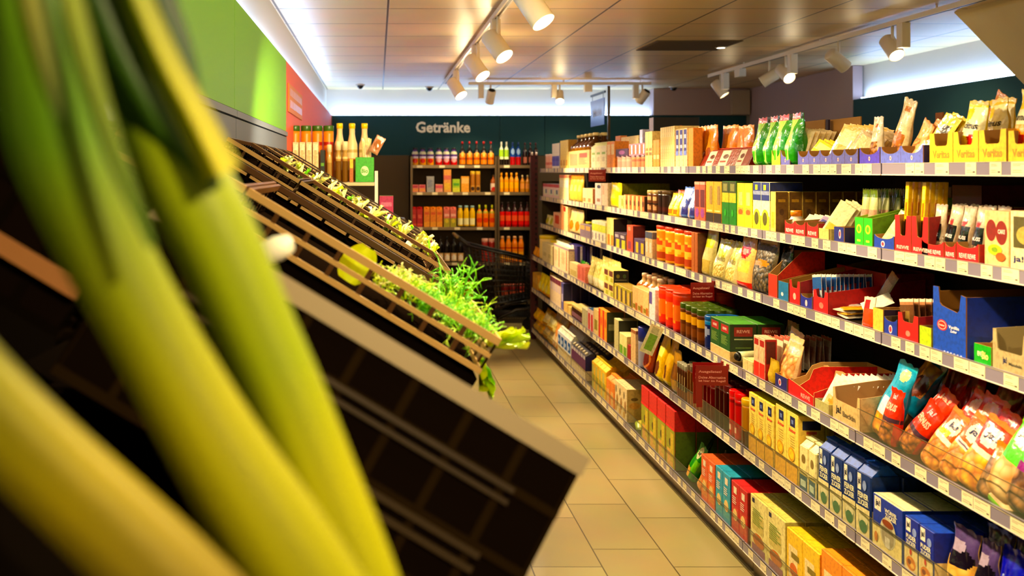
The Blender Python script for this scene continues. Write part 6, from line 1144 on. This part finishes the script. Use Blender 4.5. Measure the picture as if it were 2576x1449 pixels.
sheet(sl(-.33, 2.12, -.07), (.55, 0, .8), (.8, 0, -.5), (0, -1, .2), .085, .075, leafm[3], 31, 'celery_piece', 'pale yellow green celery piece on the nearest shallow crate rim', 'vegetable', curl=.1, ruff=.002)
mb = MB(); mb.lathe([(0, -.03), (.011, -.026), (.014, -.01), (.015, .01), (.011, .026), (0, .03)], 16, M('#fffbe8', 'plastic'), axis=Euler((R(20), R(65), 0)).to_matrix())
o = mb.build('spring_onion'); o.location = ((683-CX)*1.17/FPX, 1.17, EYE-(632-CY)*1.17/FPX); tag(o, 'blurred white onion bulb poking over the near dark crate rim', 'vegetable')
wbag = M('#dfe0c0', 'film'); pale = leafm[4]; spots_ = [(4.13, -.73+.071*k, k % 3 != 1) for k in range(11)]+[(4.32, -.05, 1), (4.34, -.16, 0), (4.60, -.04, 1)]
for i, (y, u, b) in enumerate(spots_):
    rr = random.Random(300+i); ds = [(rr.uniform(-.6, 1), rr.uniform(-.7, .4), rr.uniform(.3, 1)) for _ in range(7)]
    h_ = head(sl(u, y+.10, -.035), ds, .078, ([4, 4, 5, 3, 4] if b else [3, 4, 5, 2, 4]), ('pale %s head in the salad filled crate, %s from the wall' % ('chicory' if b else 'green salad', ordw[i])) if i < 11 else ['lone pale head in second row of the salad crate, lower', 'lone greenish head in second row of the salad crate, upper', 'lone pale head in the crate behind the salad crate'][i-11], 300+i, 'salad_head', 'salad', 'salad heads in the shallow crates')
lc = empty('leek_crate', (-.07, .40, 1.21)); m = MB()
for a, b, c_, d_ in ((-.24, .24, 0, .008), (-.24, .24, .292, .30), (-.24, -.232, 0, .30), (.232, .24, 0, .30)): m.box(a, b, c_, d_, 0, .17, M('#241a10', 'plastic'))
m.build('side_walls', lc); m = MB(); m.box(-.232, .232, .008, .292, 0, .006, M('#120c08', 'matte')); m.build('base', lc)
tag(lc, 'dark crate below the picture edge in which the leeks stand', 'crate')
# leeks -------------------------------------------------------
def leek_mat():
    m = bpy.data.materials.new('leek_skin'); m.use_nodes = True; nt = m.node_tree; b = nt.nodes['Principled BSDF']
    at = nt.nodes.new('ShaderNodeAttribute'); at.attribute_name = 'Col'
    nt.links.new(at.outputs['Color'], b.inputs['Base Color']); b.inputs['Roughness'].default_value = .5; b.inputs['Specular IOR Level'].default_value = .25
    b.inputs['Subsurface Weight'].default_value = .10; b.inputs['Subsurface Radius'].default_value = (.012, .012, .004); b.inputs['Subsurface Scale'].default_value = .3
    return m
LM = leek_mat()
def paint(o, fn):
    me = o.data; a = me.color_attributes.new('Col', 'FLOAT_COLOR', 'POINT')
    for i, v in enumerate(me.vertices): a.data[i].color = fn(v.co, i)
def mixc(a, b, t): t = max(0, min(1, t)); return tuple(a[k]*(1-t)+b[k]*t for k in range(3))+(1,)
def interp(pts, n):
    out = []
    for i in range(n+1):
        t = i/n*(len(pts)-1); k = min(int(t), len(pts)-2); f = t-k
        p = [pts[max(k-1, 0)], pts[k], pts[k+1], pts[min(k+2, len(pts)-1)]]
        out.append([.5*((2*p[1][j])+(-p[0][j]+p[2][j])*f+(2*p[0][j]-5*p[1][j]+4*p[2][j]-p[3][j])*f*f+(-p[0][j]+3*p[1][j]-3*p[2][j]+p[3][j])*f**3) for j in range(len(pts[0]))])
    return out
def W3(x, y, Y): return Vector(((x-CX)*Y/FPX, Y, EYE-(y-CY)*Y/FPX))
def leek(pts, Y, dY, cols, label, seed, leaves=()):
    """pts: (px, py, half width px) sampled from the picture along one leek that stands Y metres away"""
    ip = interp(pts, 40); P = []; Rr = []
    for i, (x, y, r_) in enumerate(ip): Yi = Y+dY*i/40; P.append(W3(x, y, Yi)); Rr.append(r_*Yi/FPX)
    base = P[len(P)//2].copy(); root = empty('leek', base); mb = MB(); seg = 32
    mb.tube([p-base for p in P], Rr, LM, seg); o = mb.build('shaft', root)
    def col(co, i):
        ring = min(i//seg, 40); t = ring/40; k = i % seg; st_ = .5+.5*math.sin(k*2.4+seed)*.6+.2*math.sin(k*5.1)
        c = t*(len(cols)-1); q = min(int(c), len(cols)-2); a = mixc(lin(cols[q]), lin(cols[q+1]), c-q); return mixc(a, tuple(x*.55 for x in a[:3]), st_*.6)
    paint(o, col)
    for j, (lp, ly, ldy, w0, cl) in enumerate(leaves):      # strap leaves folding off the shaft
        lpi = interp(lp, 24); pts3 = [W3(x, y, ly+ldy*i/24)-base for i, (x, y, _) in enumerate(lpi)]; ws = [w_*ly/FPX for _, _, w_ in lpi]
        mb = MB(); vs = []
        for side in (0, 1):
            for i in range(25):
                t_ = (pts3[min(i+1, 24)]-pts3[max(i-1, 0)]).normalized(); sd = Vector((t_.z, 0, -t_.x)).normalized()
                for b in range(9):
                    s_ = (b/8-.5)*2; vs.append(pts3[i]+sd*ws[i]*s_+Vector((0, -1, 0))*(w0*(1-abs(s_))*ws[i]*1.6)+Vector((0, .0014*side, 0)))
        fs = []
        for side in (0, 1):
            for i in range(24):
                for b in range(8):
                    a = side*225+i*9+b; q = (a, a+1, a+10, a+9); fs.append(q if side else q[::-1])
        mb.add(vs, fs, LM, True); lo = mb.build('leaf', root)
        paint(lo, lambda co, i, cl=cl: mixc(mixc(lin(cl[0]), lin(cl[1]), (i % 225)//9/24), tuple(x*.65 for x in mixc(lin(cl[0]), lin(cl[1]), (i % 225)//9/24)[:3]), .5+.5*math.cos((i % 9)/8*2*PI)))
    return tag(root, label, 'leek')
G1, G2, G3, G4, G5 = '#3c6a00', '#648c00', '#8e9c00', '#aaaa00', '#bcb00c'
leek([(-60, -260, 105), (20, -60, 118), (90, 150, 124), (150, 380, 122), (260, 620, 112), (390, 860, 108), (540, 1120, 118), (700, 1370, 134), (860, 1620, 140), (1040, 1900, 140), (1190, 2130, 120)], .50, .05, [G1, G2, G2, G3, G4, G4, G4, G5], 'thick blurred leek crossing the left foreground in the middle', 1,
     [([(150, -120, 26), (190, 60, 34), (235, 220, 30), (300, 420, 24), (380, 620, 10)], .478, .0, .8, ('#8a9808', '#5c7c06')), ([(40, -160, 20), (75, 20, 30), (115, 180, 24), (150, 300, 8)], .462, .0, .6, ('#96981a', '#48600a'))])
leek([(330, 180, 70), (400, 320, 95), (480, 480, 112), (560, 640, 108), (640, 820, 102), (720, 1000, 100), (800, 1200, 100), (880, 1400, 100), (960, 1620, 100), (1010, 1760, 100)], .60, .02, [G2, G3, G3, G3, G4, G4, G4], 'blurred leek behind the thick one, with dark strap leaves at top', 2,
     [([(170, -180, 78), (240, -20, 92), (320, 160, 88), (420, 330, 72), (540, 480, 24)], .585, .0, .5, ('#1c3404', '#3c5c06')), ([(285, -160, 34), (345, 0, 40), (420, 170, 42), (490, 300, 46), (560, 440, 50)], .570, .0, .8, ('#6c7c06', '#b8b40c')), ([(350, -160, 34), (400, 0, 42), (455, 140, 34), (500, 270, 12)], .592, .0, .4, ('#0c2404', '#24500a'))])
leek([(-330, 660, 100), (-170, 860, 112), (-40, 1010, 116), (110, 1160, 118), (270, 1310, 122), (440, 1480, 130), (620, 1680, 135), (900, 2100, 140)], .46, .03, [G3, G4, G5, '#a89848', '#6a5c38'], 'pale yellow leek lying lowest across the bottom left corner', 3)  # end tones darken: shade on the lower part put into the colour

# ------------------------------------------------------------------ jars and bottles on the rack past the crates
RY = 6.15; RS_ = FPX/RY
def rX(x): return (x-CX)/RS_
def rZ(y): return EYE-(y-CY)/RS_
rk = empty('spice_rack', (-.52, RY, 0)); W_ = .52
for z in (1.38, 1.629): m = MB(); m.box(0, W_-.02, .0, .34, z-.02, z, M('#d8c8a0', 'plastic')); m.build('shelf', rk)
m = MB(); m.box(W_-.018, W_+.002, .0, .34, .02, 1.70, M('#e8e4d8', 'plastic')); m.build('side_panel', rk)
m = MB(); m.box(0, W_-.02, .0, .34, 0, .4, M('#241c14', 'rough')); m.build('base', rk)
tag(rk, 'narrow pale rack of jars and bottles at the end of the crates', 'rack')
def rrow(x0, x1, n, ytop, gen, desc, cat, name, dy=.02, z=1.63, single_=False, **kw):
    X0, X1 = rX(x0), rX(x1); W2 = (X1-X0)/n; YY = RY+dy; h = (EYE-(ytop-CY)*YY/FPX)-z; proto = gen(W2-.006, .07, h, **kw); proto.name = name
    for i in range(n):
        o = proto if i == 0 else copy_tree(proto); o.location = (X0+W2*(i+.5), YY, z+.001); o.rotation_euler = (0, 0, 0)
        lb = desc+', left rack'+(', '+('leftmost' if i == 0 else ('rightmost' if i == n-1 else ordw[i]+' from left')) if n > 1 else ''); tag(o, lb, cat, desc if n > 1 else None); seen_labels[lb] = 1
rrow(722, 838, 4, 316, J, 'orange sauce jar with dark green lid', 'jar', 'sauce_jar', dy=.12, col='#d88018', lid='#3c6810', lidf=.10, art=[('b', .78, .97, '#e89830'), ('b', .70, .76, '#a83018')])
rrow(735, 802, 4, 358, B, 'cream small packet box', 'box', 'packet_box', dy=.01, col='#f0dcb0', art=[('p', .2, .2, .8, .8, '#c8a868'), ('r', .1, .8, .9, .95, '#f8f0d0')])
rrow(804, 818, 1, 378, B, 'black and green striped packet', 'packet', 'packet', dy=.01, col='#14200c', art=[('r', .2, .1, .8, .3, '#48781c'), ('r', .1, .5, .9, .6, '#68a028')])
rrow(836, 932, 3, 310, Bo, 'cream dressing bottle with yellow cap', 'bottle', 'dressing_bottle', dy=.12, col='#ecd8a8', cap='#e8d820', shoulder=.60, neckr=.5, fin='plastic', art=[('b', .35, .42, '#d89058'), ('b', .50, .53, '#c8b070'), ('b', .0, .2, '#c89860')])
rrow(820, 836, 1, 364, Bo, 'slim clear mill with cream top', 'bottle', 'spice_mill', dy=.01, col='#c8a868', cap='#f0dcb0', capf=.18, neckr=.8, art=[('b', .0, .5, '#a88850')])
rrow(842, 876, 2, 356, Bo, 'tall glass spice mill with cream cap', 'bottle', 'spice_mill', dy=.02, col='#b89858', cap='#f4e4b8', capf=.2, neckr=.85, art=[('b', .0, .5, '#7a5828'), ('b', .55, .6, '#e8d098')])
rrow(878, 890, 1, 400, B, 'brown and yellow narrow packet', 'packet', 'packet', dy=.01, col='#b87028', art=[('b', .6, 1, '#e8c828')])
rrow(893, 942, 1, 396, lambda w, d, h: g_box(w, d, h, '#48b010', [('o', .5, .45, .22, .2, '#e8f8c8'), ('t', .32, .36, .68, .54, '#58a828', 'Bio')], top='#68d020', side='#b8e020'), 'bright green box with white leaf logo', 'box', 'green_box', dy=.0)
rrow(908, 935, 1, 348, P, 'white and red sachet sticking up behind the green box', 'sachet', 'sachet', dy=.09, col='#f0e0a8', art=[('b', .3, .4, '#d85838'), ('o', .5, .7, .3, .15, '#f0c8a0')])
placed(g_pouch(.06, .03, .115, '#c89878', [('o', .5, .5, .35, .3, '#b07020'), ('r', .1, .8, .9, .95, '#e8e0d0')], seed=130), 'sachet', 'brown and white sachet leaning out to the right of bottles', 'sachet', (rX(938), RY+.02, rZ(385)), (0, 28, 0))
placed(g_box(.03, .05, .035, '#f0e8d0'), 'small_box', 'tiny white box on the lower shelf of the left rack', 'box', (rX(930), RY+.03, 1.47))
# pink crate of goods beyond the rack
r = empty('side_table', (.11, 7.0, 0)); m = MB(); m.box(-.085, .085, 0, .3, 1.34, 1.36, M('#8a7a60', 'metal')); m.build('table_top', r)
for sx, sy in ((-.07, .02), (.07, .02), (-.07, .28), (.07, .28)): m = MB(); m.box(sx-.01, sx+.01, sy-.01, sy+.01, 0, 1.34, M('#4a4034', 'metal')); m.build('leg', r)
tag(r, 'slim side table mostly hidden behind the crates', 'table')
Y7 = 7.02; sx7 = FPX/Y7
placed(g_box((990-955)/sx7, .12, (528-493)/sx7+.05, '#d04878', [('r', .1, .5, .9, .7, '#e890b0')], top='#98c058'), 'pink_box', 'deep pink box with green top beyond the crates', 'box', ((972-CX)/sx7, Y7, EYE-(528-CY)/sx7-.05), (0, 0, 0))
